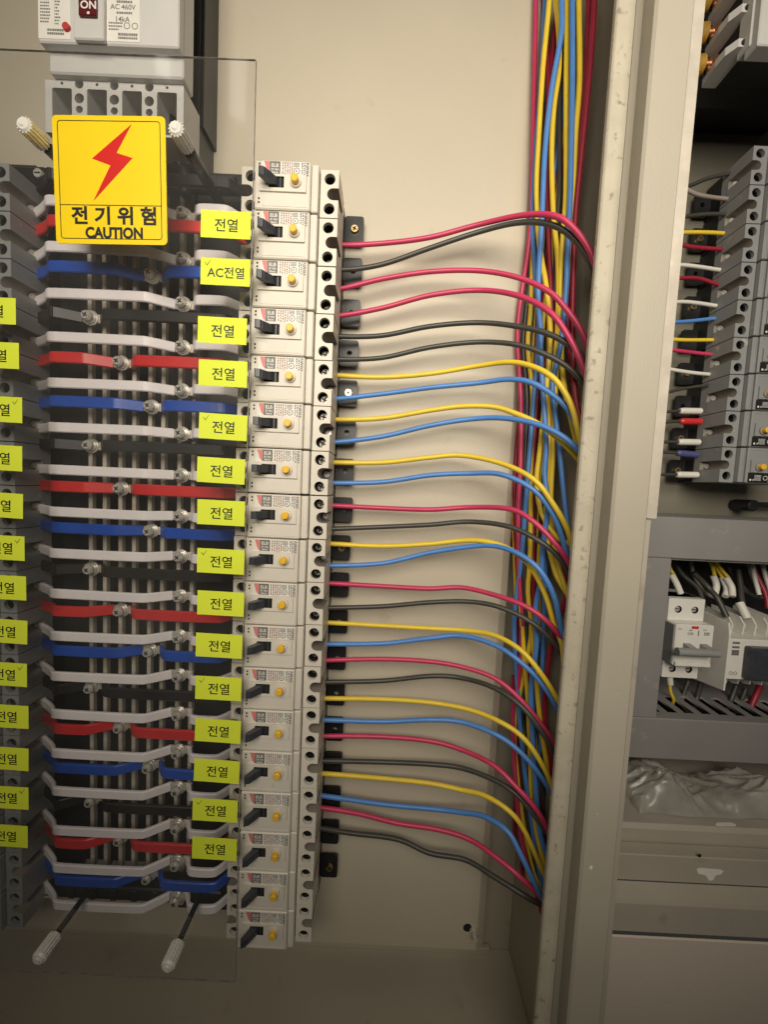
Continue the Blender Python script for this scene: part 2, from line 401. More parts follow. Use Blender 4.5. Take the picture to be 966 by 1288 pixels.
def make_breaker(case_mat, name, cat, style):
    t = thing(name, 'x', cat)
    c = MB()
    # middle body, stepped
    c.box(-21.8, 21.8, -44, -14, -HW, HW, 0, .5)
    c.box(-24, 16.3, FACE, -44.1, -HW, HW, 0, .8)
    c.box(16.5, 21.6, FACE + 1.8, -44.1, -HW + .3, HW - .3, 0, .6)
    c.box(17.6, 18.1, FACE + 1.5, FACE + 2, -HW + 2, HW - 2, 0)
    # raised panel with slot for the toggle
    sl = [(-13.5, -2.6), (-2.4, -2.6), (-2.4, 5.0), (-13.5, 5.0)]
    c.holed([(-20, -5), (13.5, -5), (13.5, 6.6), (-20, 6.6)], [sl], FACE - 1.3, FACE + .3, 0, 1, (FACE - .05,))
    # marks and moulded lines
    for z in (-9.5, -12.2, 11.5, 14.0): c.box(-21.2, -20.0, FACE - .05, FACE + .4, z - .7, z + .7, 1)
    c.box(-18, 14, FACE - .25, FACE + .2, -14.6, -14.2, 0)
    for s in (-1, 1):
        o = uoutline(s); hs = [circ(s * 29.0, z, 4.0, 18) for z in (-10.3, 10.3)]
        c.holed(o, hs, TERM, -22, 0, 0)
        for z in (-10.3, 10.3): c.cyl((s * 29, TERM + 3.2, z), (s * 29, -22.2, z), 3.95, 3.95, 18, 1, False); c.cyl((s * 29, TERM + 12.2, z), (s * 29, TERM + 12.3, z), 3.94, 3.94, 18, 1)
        c.box(s * 22.3, s * (HL - .2), -21.9, -14, -HW, HW, 0)
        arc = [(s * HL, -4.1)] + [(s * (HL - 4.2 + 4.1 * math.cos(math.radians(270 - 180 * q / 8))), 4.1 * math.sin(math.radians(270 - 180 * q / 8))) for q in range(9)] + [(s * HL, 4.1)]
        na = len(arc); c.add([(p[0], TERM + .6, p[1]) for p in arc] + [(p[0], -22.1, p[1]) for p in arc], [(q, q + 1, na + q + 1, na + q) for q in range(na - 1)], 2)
        c.add([(p[0], -22.1, p[1]) for p in arc], [list(range(na))], 2)  # liner and floor carry the painted shade of the notch
    case = c.build('case', [case_mat, M['dark'], M['notch_shade']], t)
    # terminal screws
    for s in (-1, 1):
        for z in (-10.3, 10.3):
            k = MB(); k.cyl((s * 29, TERM + 12.1, z), (s * 29, TERM + 9.4, z), 3.4, 3.0, 14)
            a = random.uniform(0, 3.1); R = Matrix.Translation((s * 29, 0, z)) @ Matrix.Rotation(a, 4, 'Y')
            k.box(-2.4, 2.4, TERM + 9.3, TERM + 10, -.55, .55, 1, rot=R); k.box(-.55, .55, TERM + 9.28, TERM + 10, -2.4, 2.4, 1, rot=R)
            k.build('terminal_screw', [M['oldsteel'] if style == 'cream' else M['black'], M['dark']], t)
        k = MB(); k.cyl((s * 31.0, -22.2, 0), (s * 31.0, -25, 0), 3.0, 2.6, 12); k.build('clamp_screw', [M['steel']], t)
    # black base with a slotted mounting foot at the far end
    k = MB(); k.box(-HL + .8, HL - .6, -13.9, 6.2, -HW + .2, HW - .2, 0, .6)
    k.holed(rrect(HL - .5, HL + 15.5, -7, 15, 2.2), [circ(HL + 8, 4, 2.3, 14)], -1.5, 1.6, 0, 0)
    k.build('base', [M['black']], t)
    # toggle
    k = MB()
    k.prism([(-12.8, FACE - .2), (-6.8, FACE - .2), (-8.0, FACE - 3.0), (-13.6, FACE - 10.9), (-17.2, FACE - 12.0), (-17.9, FACE - 9.8), (-14.2, FACE - 3.4)], 2, -1.5, 4.0)
    for q in range(4):
        k.box(-16.9 + q * 1.3, -16.2 + q * 1.3, FACE - 12.25 + q * .9, FACE - 10 + q * 1.7, -1.2, 3.7, 0)
    k.box(-5.6, -4.6, FACE - .9, FACE - .1, -2.2, 4.6, 0)
    k.build('toggle', M['toggle'], t)
    # test button in a collar
    k = MB(); k.cyl((6, FACE - .85, 1.4), (6, FACE - 2.6, 1.4), 4.2, 3.9, 18, 0)
    k.build('collar', [case_mat], t)
    k = MB(); k.cyl((6, FACE - 2.5, 1.4), (6, FACE - 6.2, 1.4), 2.7, 2.7, 16, 0); k.cyl((6, FACE - 6.2, 1.4), (6, FACE - 6.6, 1.4), 2.7, 2.2, 16, 0)
    k.build('test_button', M['button'], t)
    # rating label
    rng = random.Random(5)
    k = MB(); y = FACE - .12
    k.box(-18.5, 14.5, y, FACE + .2, 7.0, 16.0, 0); yy = y - .06
    if style == 'cream':
        k.add([(-17.2, yy, 15.8), (-13.4, yy, 15.8), (-13.4, yy, 7.2), (-15.2, yy, 9.2)], [(0, 1, 2, 3)], 2)
        k.add([(-13.3, yy, 15.8), (-5.6, yy, 15.8), (-5.6, yy, 7.2), (-13.3, yy, 7.2)], [(0, 1, 2, 3)], 1)
        put_text(k, 'ELB', 3.4, -9.4, yy - .05, 13.2, 0, .02); put_text(k, '2P 30A', 1.9, -9.4, yy - .05, 10.4, 0, .02)
        put_text(k, '30mA', 1.9, -9.4, yy - .05, 8.4, 0, .02)
        for x in (-4.3, -2.6, -.9, .7, 2.4, 9.6, 11.2, 12.7, 13.7):
            z = 15.6
            while z > 7.4:
                h = rng.uniform(.5, 1.6); k.add([(x, yy, z), (x + .95, yy, z), (x + .95, yy, z - h), (x, yy, z - h)], [(0, 1, 2, 3)], 3 if x < 3 else 1); z -= h + rng.uniform(.3, .6)
        for x in (4.0, 5.4, 6.8):
            for z in (15.4, 14.4, 13.4): k.add([(x, yy, z), (x + 1.1, yy, z), (x + 1.1, yy, z - .65), (x, yy, z - .65)], [(0, 1, 2, 3)], 1)
        ro, ri = circ(6.2, 9.9, 2.3, 18), circ(6.2, 9.9, 1.8, 18)
        k.add([(p[0], yy, p[1]) for p in ro + ri], [(i, (i + 1) % 18, 18 + (i + 1) % 18, 18 + i) for i in range(18)], 1)
        put_text(k, 'K', 2.2, 6.2, yy, 9.9, 1, .03)
        k.build('rating_label', [M['white'], M['greyink'], M['pinkink'], M['brownink']], t)
    else:
        put_text(k, '■ 1P', 2.2, 10.5, yy, 13.6, 1, .02, ang=math.pi)
        ro, ri = circ(-2, 11.4, 2.2, 16), circ(-2, 11.4, 1.7, 16)
        k.add([(p[0], yy, p[1]) for p in ro + ri], [(i, (i + 1) % 16, 16 + (i + 1) % 16, 16 + i) for i in range(16)], 1)
        for x in range(8):
            for z in range(5): k.add([(2.2 + x * .8, yy, 9 + z * 1.1), (2.7 + x * .8, yy, 9 + z * 1.1), (2.7 + x * .8, yy, 9.6 + z * 1.1), (2.2 + x * .8, yy, 9.6 + z * 1.1)], [(0, 1, 2, 3)], 1)
        k.add([(-9, yy, 15.4), (-5, yy, 15.4), (-5, yy, 7.6), (-9, yy, 7.6)], [(0, 1, 2, 3)], 1)
        k.build('rating_label', [M['ink'], M['whiteink']], t)
    return t


def foot_screw(parent, kind):
    k = MB(); x = HL + 8
    k.cyl((x, -1.6, 4), (x, -3.6, 4), 3.6, 2.9, 16, 0)
    R = Matrix.Translation((x, 0, 4)) @ Matrix.Rotation(.5, 4, 'Y')
    k.box(-2, 2, -3.75, -3.2, -.5, .5, 1, rot=R); k.box(-.5, .5, -3.73, -3.2, -2, 2, 1, rot=R)
    k.build('foot_screw', [M['brass'], M['dark']], parent)


BX, BASE_Y, BZ, PITCH = -81.0, 347.6, 210.6, 34.0
proto = make_breaker(M['cream'], 'circuit_breaker', 'circuit breaker', 'cream'); proto['group'] = 'cream circuit breakers in the middle column'
wires_txt = {0: 'no wires on its terminals'}
for i in range(18):
    lab = 'cream breaker with yellow button and black toggle, %s of the cream column' % ORD[i]
    loc = (BX, BASE_Y, BZ - PITCH * i)
    if i == 0: o = proto; o.location = Vector(loc) * S; o['label'] = lab
    else: o = dup(proto, lab, (loc[0] + random.uniform(-.35, .35), loc[1], loc[2] + random.uniform(-.12, .12)), (0, random.uniform(-.003, .003), 0))
    if i in (0, 4, 8, 17): pass
    proto_list = globals().setdefault('BREAKERS', []); proto_list.append(o)
for i in (0, 4, 8, 17): foot_screw(BREAKERS[i], 'brass')

gp = make_breaker(M['grey'], 'circuit_breaker', 'circuit breaker', 'grey'); gp['group'] = 'grey circuit breakers beside the busbars'
g0 = at(12, 236, 303.0); g1 = at(20, 700, 303.0)
LX = g0.x - HL
for i in range(18):
    lab = 'grey breaker behind the plastic sheet at the picture edge, %s of its column' % ORD[i]
    loc = (LX, 350.0, g0.z - PITCH * i)
    if i == 0: o = gp; o.location = Vector(loc) * S; o['label'] = lab
    else: dup(gp, lab, loc)

rp_ = at(946, 208, 379.0)
RX = rp_.x + HL
for i in range(9):
    lab = 'grey breaker in the dark bay beyond the post, %s of its column' % (ORD[i] if i < 8 else 'bottommost')
    o = dup(gp, lab, (RX, 379 + TERM * -1, rp_.z - PITCH * i), (0, math.pi, 0)); o['group'] = 'grey circuit breakers in the bay beyond the post'
    R_LAST = o
    if i in (1, 3, 5, 7, 8): foot_screw(o, 'steel')

# ================================================================== BUSBARS AND BRANCH BARS
b = MB(); b.box(-322, -120, 349, 353.4, -372, 222, 0, 1)
tag(b.build('insulating_board', M['black']), 'black insulating board behind the busbars', 'insulating board')
phases = [('black', 114, 132), ('red', 152, 169.5), ('blue', 189.5, 206), ('white', 227, 244.5)]
for nm, xa, xb in phases:
    t = thing('busbar', 'pair of upright tinned bars carrying the screws of the %s branch bars' % nm, 'busbar', (at(xa, 500, 332).x, 348, -360), 'upright busbars')
    for x in (xa, xb):
        k = MB(); d = at(x, 500, 332).x - at(xa, 500, 332).x; k.box(d - 1.7, d + 1.7, 331 - 348, -12, 0, 588, 0, .4); k.build('bar', M['tin'], t)
# end supports of the busbars
for z, nm in ((233.5, 'upper'), (-381, 'lower')):
    t = thing('busbar_support', 'black moulded block holding the %s ends of the busbars' % nm, 'busbar support', (-220, 353, z), 'busbar end supports')
    k = MB(); k.box(-92, 88, -26, -8, -6, 7, 0, 1.2); k.box(45, 99, -22, .4, -16, 12, 0, 2); k.box(-99, -75, -22, .4, -16, 12, 0, 2)
    for x in range(-70, 45, 19): k.box(x, x + 6, -27.5, -24, -5, 6, 0, .8)
    k.build('block', M['black'], t)
    for x in (52, -68):
        k = MB(); k.cyl((x, -26.1, 0), (x, -29, 0), 4, 3.4, 14); k.box(x - 2.4, x + 2.4, -29.2, -28.4, -.5, .5, 1); k.build('screw', [M['steel'], M['dark']], t)

NX, NY, NZ = -169.4, 323.5, 204.5
xt = at(43, 500, 328).x; xm0 = at(56, 500, 308).x
COLS = ['black', 'red', 'blue']
tabx = {'black': at(117, 500, NY).x, 'red': at(155, 500, NY).x, 'blue': at(193, 500, NY).x, 'white': NX}


def make_bar(col):
    t = thing('branch_bar', 'x', 'branch bar'); X = tabx[col]; h = 7.8 if col == 'white' else 8.8; mid = 311.0 if col == 'white' else 313.0
    te = X - 7.5; me_ = te - 17
    k = MB(); k.strip([(xt - 3 - X, 330 - NY), (xt + 2 - X, 329 - NY), (xm0 - 4 - X, mid + 6 - NY), (xm0 - X, mid + 1 - NY), (xm0 + 4 - X, mid - NY), (me_ - 2 - X, mid - NY), (me_ + 2 - X, mid + 1 - NY), (te - X, 322.6 - NY)], h, 3.0)
    k.build('sleeve', M['bar_' + col], t)
    rs = X + 8.5; re = at(303, 500, 326).x
    k = MB()
    r1 = rs + (5 if col == 'white' else 7); r2 = re - 11
    k.strip([(rs - X, 322.6 - NY), (rs + 2 - X, 321 - NY), (r1 - X, 314.5 - NY), (r1 + 4 - X, 313 - NY), (r2 - X, 313 - NY), (r2 + 4 - X, 315 - NY), (re - X, 325 - NY), (re + 3 - X, 327 - NY)], h, 3.0)
    k.build('sleeve', M['bar_' + col], t)
    k = MB(); k.box(-10, 11, -.9, 1.1, -3.4, 3.4, 0, .4); k.build('tab', M['tin'], t)
    k = MB(); k.cyl((0, -1, 0), (0, -2.2, 0), 6.0, 6.0, 20); k.cyl((0, -2.2, 0), (0, -3.8, 0), 4.9, 4.9, 18)
    k.build('washer', M['steel'], t)
    k = MB(); k.cyl((0, -3.9, 0), (0, -6.8, 0), 4.2, 4.2, 16); k.cyl((0, -6.8, 0), (0, -8.6, 0), 4.2, 3.0, 16)
    R = Matrix.Rotation(.6, 4, 'Y'); k.box(-2, 2, -8.75, -8, -.5, .5, 1, rot=R); k.box(-.5, .5, -8.73, -8, -2, 2, 1, rot=R)
    k.build('screw', [M['steel'], M['dark']], t)
    return t


bars = {c: make_bar(c) for c in ('white', 'black', 'red', 'blue')}
for c, o in bars.items(): o['group'] = '%s branch bars across the busbars' % c
used = set()
def place_bar(c, lab, loc, rot):
    if c in used: dup(bars[c], lab, loc, rot)
    else:
        used.add(c); bars[c].location = Vector(loc) * S; bars[c]['label'] = lab; bars[c].rotation_euler = rot
for i in range(18):
    c = COLS[i % 3]; n = i // 3; w = ['topmost', 'second', 'third', 'fourth', 'fifth', 'lowest'][n]
    j = lambda: random.uniform(-.5, .5)
    place_bar(c, '%s %s sleeved branch bar counted down the busbars' % (w, c), (tabx[c], NY, NZ + 20.3 - PITCH * i + j()), (0, random.uniform(-.006, .006), 0))
    place_bar('white', 'white sleeved branch bar just below the %s %s bar' % (w, c), (NX, NY, NZ - PITCH * i + j()), (0, random.uniform(-.006, .006), 0))

# ================================================================== MAIN BREAKER (upper corner)
MF = 290.0
mz = lambda y, Y: at(140, y, Y).z
xl = at(48, 40, MF).x; xr = at(225, 40, MF).x
t = thing('main_breaker', 'large pale grey main breaker marked ON at the top of the busbars', 'main breaker', (xl, PLATE_Y, mz(57, MF)), None)
def loc_(x, y, z): return (x - xl, y - PLATE_Y, z - mz(57, MF))
W = xr - xl; Z0 = 0.0
k = MB(); k.box(0, W, MF - PLATE_Y, 297 - PLATE_Y, 0, 120, 0, .8)
k.build('cover', M['lgrey'], t)
k = MB(); za = mz(95, 297) - mz(57, MF)
k.box(1, W - .5, 297.2 - PLATE_Y, 312 - PLATE_Y, za, 120, 0, 1)
k.build('shoulder', M['lgrey'], t)
# terminal end with four slots and the small holes between them
zb = mz(104, 302) - mz(57, MF); zc = zb - 36
xs = [at(q, 125, 302).x - xl for q in (78, 122, 166, 210)]
holes = []; fl = []
zs1 = mz(114, 302) - mz(57, MF)
for x in xs: holes.append(rrect(x - 7.2, x + 7.2, zc + 1.5, zs1, 1.2)); fl.append(321 - PLATE_Y)
for x in xs[:-1]:
    xm = x + 12.6
    for q, r in ((mz(108, 302), 3.2), (mz(126, 302), 3.5), (mz(140, 302), 2.6)): holes.append(circ(xm, q - mz(57, MF), r, 14)); fl.append(309 - PLATE_Y)
for x in xs: holes.append(circ(x, mz(108, 302) - mz(57, MF), 1.1, 8)); fl.append(306 - PLATE_Y)
k = MB(); xa_ = at(57, 125, 302).x - xl; xb_ = at(231, 125, 302).x - xl
k.holed([(xa_, zc), (xb_, zc), (xb_, za - .2), (xa_, za - .2)], holes, 302 - PLATE_Y, 326 - PLATE_Y, 0, 0, fl, mf=1)
k.build('terminal_end', [M['lgrey'], M['dark']], t)
k = MB(); k.box(4, xb_ - 1, 326.2 - PLATE_Y, -.2, zc - 2, 120, 0, .6); k.box(xb_ - .8, xb_ + 1.2, 330 - PLATE_Y, -.2, za - 4, 120, 0); k.build('base', M['black'], t)
# centre ridge with the rocker
x0 = at(92, 40, MF - 3.5).x - xl; x1 = at(130, 40, MF - 3.5).x - xl; z5 = mz(51, MF - 3.5) - mz(57, MF)
k = MB(); k.box(x0, x1, MF - 3.5 - PLATE_Y, MF - PLATE_Y - .05, z5, 120, 0, .8); k.build('ridge', M['lgrey'], t)
x0 = at(98, 10, MF - 5.5).x - xl; x1 = at(120.5, 10, MF - 5.5).x - xl; z5 = mz(21, MF - 5.5) - mz(57, MF)
k = MB(); k.box(x0, x1, MF - 5.5 - PLATE_Y, MF - 3.4 - PLATE_Y, z5, z5 + 30, 0, .5)
rk = k.build('rocker', M['maroon'], t)
k = MB(); xc = at(111, 9, MF - 5.5).x - xl; put_text(k, 'ON', 7.0, xc, MF - 5.6 - PLATE_Y, mz(8, MF - 5.5) - mz(57, MF), 0, .02); k.box(xc - .8, xc + .8, MF - 5.6 - PLATE_Y, MF - 5.5 - PLATE_Y, z5 + .6, z5 + 2.2, 0)
k.build('lettering', M['whiteink'], rk)
def plate_label(pa, pb, lines, name, dots=None):
    xa = at(pa, 30, MF).x - xl; xb = at(pb, 30, MF).x - xl; y = MF - .25 - PLATE_Y; zt = mz(-30, MF) - mz(57, MF); zb_ = mz(53, MF) - mz(57, MF)
    k = MB(); k.box(xa, xb, y, MF - PLATE_Y - .02, zb_, zt, 0); o = k.build(name, M['white'], t)
    k = MB()
    for (body, size, px, py, bold) in lines: put_text(k, body, size, at(px, py, MF).x - xl, y - .05, mz(py, MF) - mz(57, MF), 0, bold)
    if dots: dots(k, y - .05)
    k.build('lettering', M['greyink'], o)
rng = random.Random(3)
def rows_l(k, y):
    for px0, px1, p0, p1 in ((51, 64, 0, 36), (69, 76, 2, 36)):
        for py in range(p0, p1, 4):
            xa = at(px0, py, MF).x - xl; xb = at(px1 - rng.random() * 3, py, MF).x - xl; z = mz(py, MF) - mz(57, MF)
            while xa < xb:
                w = rng.uniform(.5, 1.3); k.box(xa, xa + w, y, y + .04, z - .5, z + .5); xa += w + .35
    for py in (42, 46.5):
        xa = at(60, py, MF).x - xl; xb = at(80, py, MF).x - xl; z = mz(py, MF) - mz(57, MF)
        while xa < xb:
            w = rng.uniform(.7, 1.5); k.box(xa, xa + w, y, y + .04, z - .75, z + .75); xa += w + .3
def rows_r(k, y):
    for px0, px1, py, h in ((147, 166, 3, .8), (147, 166, 17, .7), (137, 153, 30, .5), (137, 153, 34, .5), (137, 150, 38, .5), (149, 171, 44, .9), (149, 171, 48.5, .7)):
        xa = at(px0, py, MF).x - xl; xb = at(px1, py, MF).x - xl; z = mz(py, MF) - mz(57, MF)
        while xa < xb:
            w = rng.uniform(.6, 1.3); k.box(xa, xa + w, y, y + .04, z - h, z + h); xa += w + .3
    cx = at(160, 33, MF).x - xl; cz = mz(33, MF) - mz(57, MF)
    for q in (0, 1):
        ro, ri = circ(cx + q * 5.5, cz, 2.2, 16), circ(cx + q * 5.5, cz, 1.7, 16)
        k.add([(p[0], y, p[1]) for p in ro + ri], [(i, (i + 1) % 16, 16 + (i + 1) % 16, 16 + i) for i in range(16)], 0)
plate_label(48.5, 89, [], 'nameplate', rows_l)
plate_label(133.5, 176, [('AC 460V', 4.6, 155, 9.5, .012), ('14kA', 4.8, 155, 25, .012)], 'nameplate', rows_r)
k = MB(); c_ = at(85, 37, MF); k.cyl((c_.x - xl, MF - .3 - PLATE_Y, c_.z - mz(57, MF)), (c_.x - xl, MF - 2 - PLATE_Y, c_.z - mz(57, MF)), 2.6, 2.4, 14); k.build('trip_button', M['redink'], t)

# tails from the main breaker to the busbars
for n_, (xa, xb) in enumerate(zip((78, 122, 166, 210), (123, 160, 198, 235))):
    a = at(xa, 140, 318); c = at(xb, 262, 332)
    k = MB(); k.strip([(0, 0), (.01, 0)], 1, 1) if False else None
    pts = [(a.x, 322, a.z + 6), (a.x, 322, a.z - 14), ((a.x + c.x) / 2, 327, (a.z + c.z) / 2), (c.x, 329, c.z + 26), (c.x, 329, c.z + 8)]
    k.tube(pts, 4.6, 0, 8, 4)
    nm = ['black', 'red', 'blue', 'white'][n_]
    tag(k.build('supply_tail', M['bar_black']), 'thick black tail from the main breaker down to the busbars of the %s bars' % nm, 'cable', 'tails below the main breaker')

# ================================================================== ACRYLIC COVER, ITS POSTS, SIGN AND STICKERS
SX1 = -101.2; SZ0, SZ1 = -396.0, 279.8; SY = 280.0
t = thing('cover_sheet', 'clear plastic safety sheet standing in front of the busbars', 'plastic cover', (SX1, SY, SZ0))
k = MB(); k.add([(0, 0, 0), (0, 0, SZ1 - SZ0), (-330, 0, SZ1 - SZ0), (-330, 0, 0)], [(0, 1, 2, 3)]); k.build('sheet', M['acrylic'], t)
H_ = SZ1 - SZ0
k = MB(); k.box(-.05, .2, .3, 2.2, 0, H_, 0); k.box(-330, -.1, .3, 1.6, H_, H_ + .1, 0); k.box(-330, -.1, .3, 1.6, -.1, 0, 0)
k.build('sheet_edge', M['acrylic_edge'], t)

posts = [((28, 155), 345, 'uppermost, at the edge above the grey breakers'), ((220, 160), 331, 'beside the upper corner of the yellow warning sign'),
         ((47, 1207), 350, 'at the bottom below the grey breakers'), ((210, 1217), 350, 'at the bottom below the cream column')]
for (p, by, lab) in posts:
    tip = at(p[0], p[1], 264)
    t = thing('standoff_post', 'x', 'standoff post', (tip.x, by, tip.z), 'posts carrying the plastic sheet')
    t['label'] = 'black post with ribbed white cap, ' + lab
    k = MB(); rr = 3.9 if p[1] < 600 else 2.2; k.cyl((0, 283.2 - by, 0), (0, 0, 0), rr, rr, 14); k.build('rod', M['black'], t)
    k = MB(); y0 = 279.5 - by; y1 = 264 - by
    k.cyl((0, y0, 0), (0, y1 + 1.4, 0), 4.2, 4.6, 16); k.cyl((0, y1 + 1.4, 0), (0, y1, 0), 4.6, 3.6, 16)
    for q in range(14):
        a = 2 * math.pi * q / 14; R = Matrix.Rotation(a, 4, 'Y')
        k.box(4.1, 5.2, y0 - .3, y1 + 1.2, -.45, .45, 0, .2, rot=R)
    k.cyl((0, y1, 0), (0, y1 - .8, 0), 2.6, 1.6, 12)
    k.build('cap', M['white'], t)

# warning sign on the sheet
TL, TR, BL = at(65.3, 145, 279.4), at(208, 147, 279.4), at(70.5, 306.5, 279.4)
SW, SH = (TR - TL).length, (BL - TL).length; ang = math.atan2((TR - TL).z, (TR - TL).x)
cen = TL + ((TR - TL) + (BL - TL)) / 2
t = thing('warning_sign', 'square yellow electric hazard sign reading 전기위험 CAUTION with a red bolt', 'warning sign', (cen.x, 279.9, cen.z), None, (0, -ang, 0))
k = MB(); w, h = SW / 2, SH / 2
k.prism(rrect(-w, w, -h, h, 3), 1, -.5, 0); k.build('panel', M['sign'], t)
k = MB()
def ring(x0, x1, z0, z1, r, th, y):
    a, c = rrect(x0, x1, z0, z1, r), rrect(x0 + th, x1 - th, z0 + th, z1 - th, max(r - th, .3)); n = len(a)
    k.add([(p[0], y, p[1]) for p in a + c], [(i, (i + 1) % n, n + (i + 1) % n, n + i) for i in range(n)], 0)
ring(-w + 3.4, w - 3.4, -h + 3.2, h - 3.2, 2.2, .55, -.56)
sc_ = SW / 418.0
sgx = lambda px: (px - 403) * sc_; sgz = lambda py: -(py - 661) * SH / 470.0
k.box(-w + 3.6, w - 3.6, -.56, -.52, sgz(752) - .28, sgz(752) + .28)
put_text(k, '전 기 위 험', 64 * sc_ * 1.06, sgx(413), -.58, sgz(790), 0, .034, 1.06)
put_text(k, 'CAUTION', 62 * sc_ * .86, sgx(413), -.58, sgz(854), 0, .045, .90)
k.build('lettering', M['ink'], t)
k = MB(); k.add([(sgx(x), -.57, sgz(y)) for x, y in ((489, 455), (430, 560), (489, 578), (338, 738), (406, 606), (338, 582))], [(0, 1, 2, 4, 5), (2, 3, 4)]); k.build('bolt', M['sign_red'], t)

stick = [(284, 283, '전열', 0), (283.5, 342.5, 'AC전열', 1), (279.5, 416, '전열', 0), (280.4, 470, '전열', 0), (280.5, 537, '전열', 1), (278, 592, '전열', 0), (278, 645, '전열', 0), (277.6, 706, '전열', 1),
         (277.6, 759, '전열', 0), (275.5, 812, '전열', 0), (274.6, 865.6, '전열', 1), (274, 919, '전열', 0), (272.6, 969.5, '전열', 0), (270.5, 1018.8, '전열', 1), (269.8, 1067, '전열', 0)]
LW, LH = 34.4, 18.0
_sm = {}
def sticker(c, txt, chk, label, group, chk_right=False):
    t = thing('sticky_label', label, 'label', (c.x, 279.9, c.z), group, (0, random.uniform(.004, .026), 0))
    if 's' not in _sm:
        k = MB(); n = 7; vs = []; 
        for i in range(n):
            u = -1 + 2 * i / (n - 1)
            for z in (-LH / 2, LH / 2): vs.append((u * LW / 2, -.18 - .25 * max(0, abs(u) - .6), z))
        k.add(vs, [(2 * i, 2 * i + 2, 2 * i + 3, 2 * i + 1) for i in range(n - 1)], 0, True); _sm['s'] = k.mesh('paper', M['sticker'])
    o = bpy.data.objects.new('paper', _sm['s']); COL.objects.link(o); o.parent = t
    if txt not in _sm:
        k = MB(); put_text(k, txt, 9.3 if txt == '전열' else 8.2, .3, -.30, -.4, 0, .010); _sm[txt] = k.mesh('lettering', M['ink'])
    o = bpy.data.objects.new('lettering', _sm[txt]); COL.objects.link(o); o.parent = t
    if chk:
        if ('c', chk_right) not in _sm:
            k = MB(); x0 = 12.2 if chk_right else -12.4
            k.add([(x0 - 2.2, -.32, 5.8), (x0 - 1.5, -.32, 6.1), (x0 - .5, -.32, 4.5), (x0 - .4, -.32, 3.4), (x0 + 2.2, -.32, 7.6), (x0 + 1.9, -.32, 7.7)], [(0, 1, 2, 3), (3, 4, 5, 2)]); _sm[('c', chk_right)] = k.mesh('tick_mark', M['greenink'])
        o = bpy.data.objects.new('tick_mark', _sm[('c', chk_right)]); COL.objects.link(o); o.parent = t
for i, (x, y, txt, chk) in enumerate(stick):
    if txt != '전열': lab = 'yellow sticker reading AC전열 with a pen tick, the only one with Latin letters'
    else: lab = 'yellow sticker reading 전열%s, %s down the row beside the cream breakers' % (' with a pen tick' if chk else '', ORD[i] if i < 14 else 'lowest')
    sticker(at(x, y, 279.7), txt, chk, lab, 'yellow stickers beside the cream breakers')
lst = [(20, 392, 0), (24, 448, 0), (28, 516, 1), (28, 577, 0), (29, 636.5, 0), (31, 690, 1), (33, 740, 0), (34.5, 795, 0), (34, 849, 1), (36, 902, 0), (36, 955, 0), (36, 1004, 1), (35, 1052, 0)]
for i, (x, y, chk) in enumerate(lst):
    c = at(x, y, 279.7); c.x -= LW / 2
    sticker(c, '전열', chk, '%s sticker cut off by the picture edge, %s over the grey breakers' % ('pen-ticked yellow' if chk else 'plain yellow', ORD[i] if i < 12 else 'lowest'), 'yellow stickers over the grey breakers', True)

# ================================================================== WIRES
WR = 2.1
def wire(name, pts, col, label, group, r=WR, sub=5, n=8):
    k = MB(); k.tube(pts, r, 0, n, sub); o = k.build(name, M['w_' + col]); tag(o, label, 'wire', group); return o


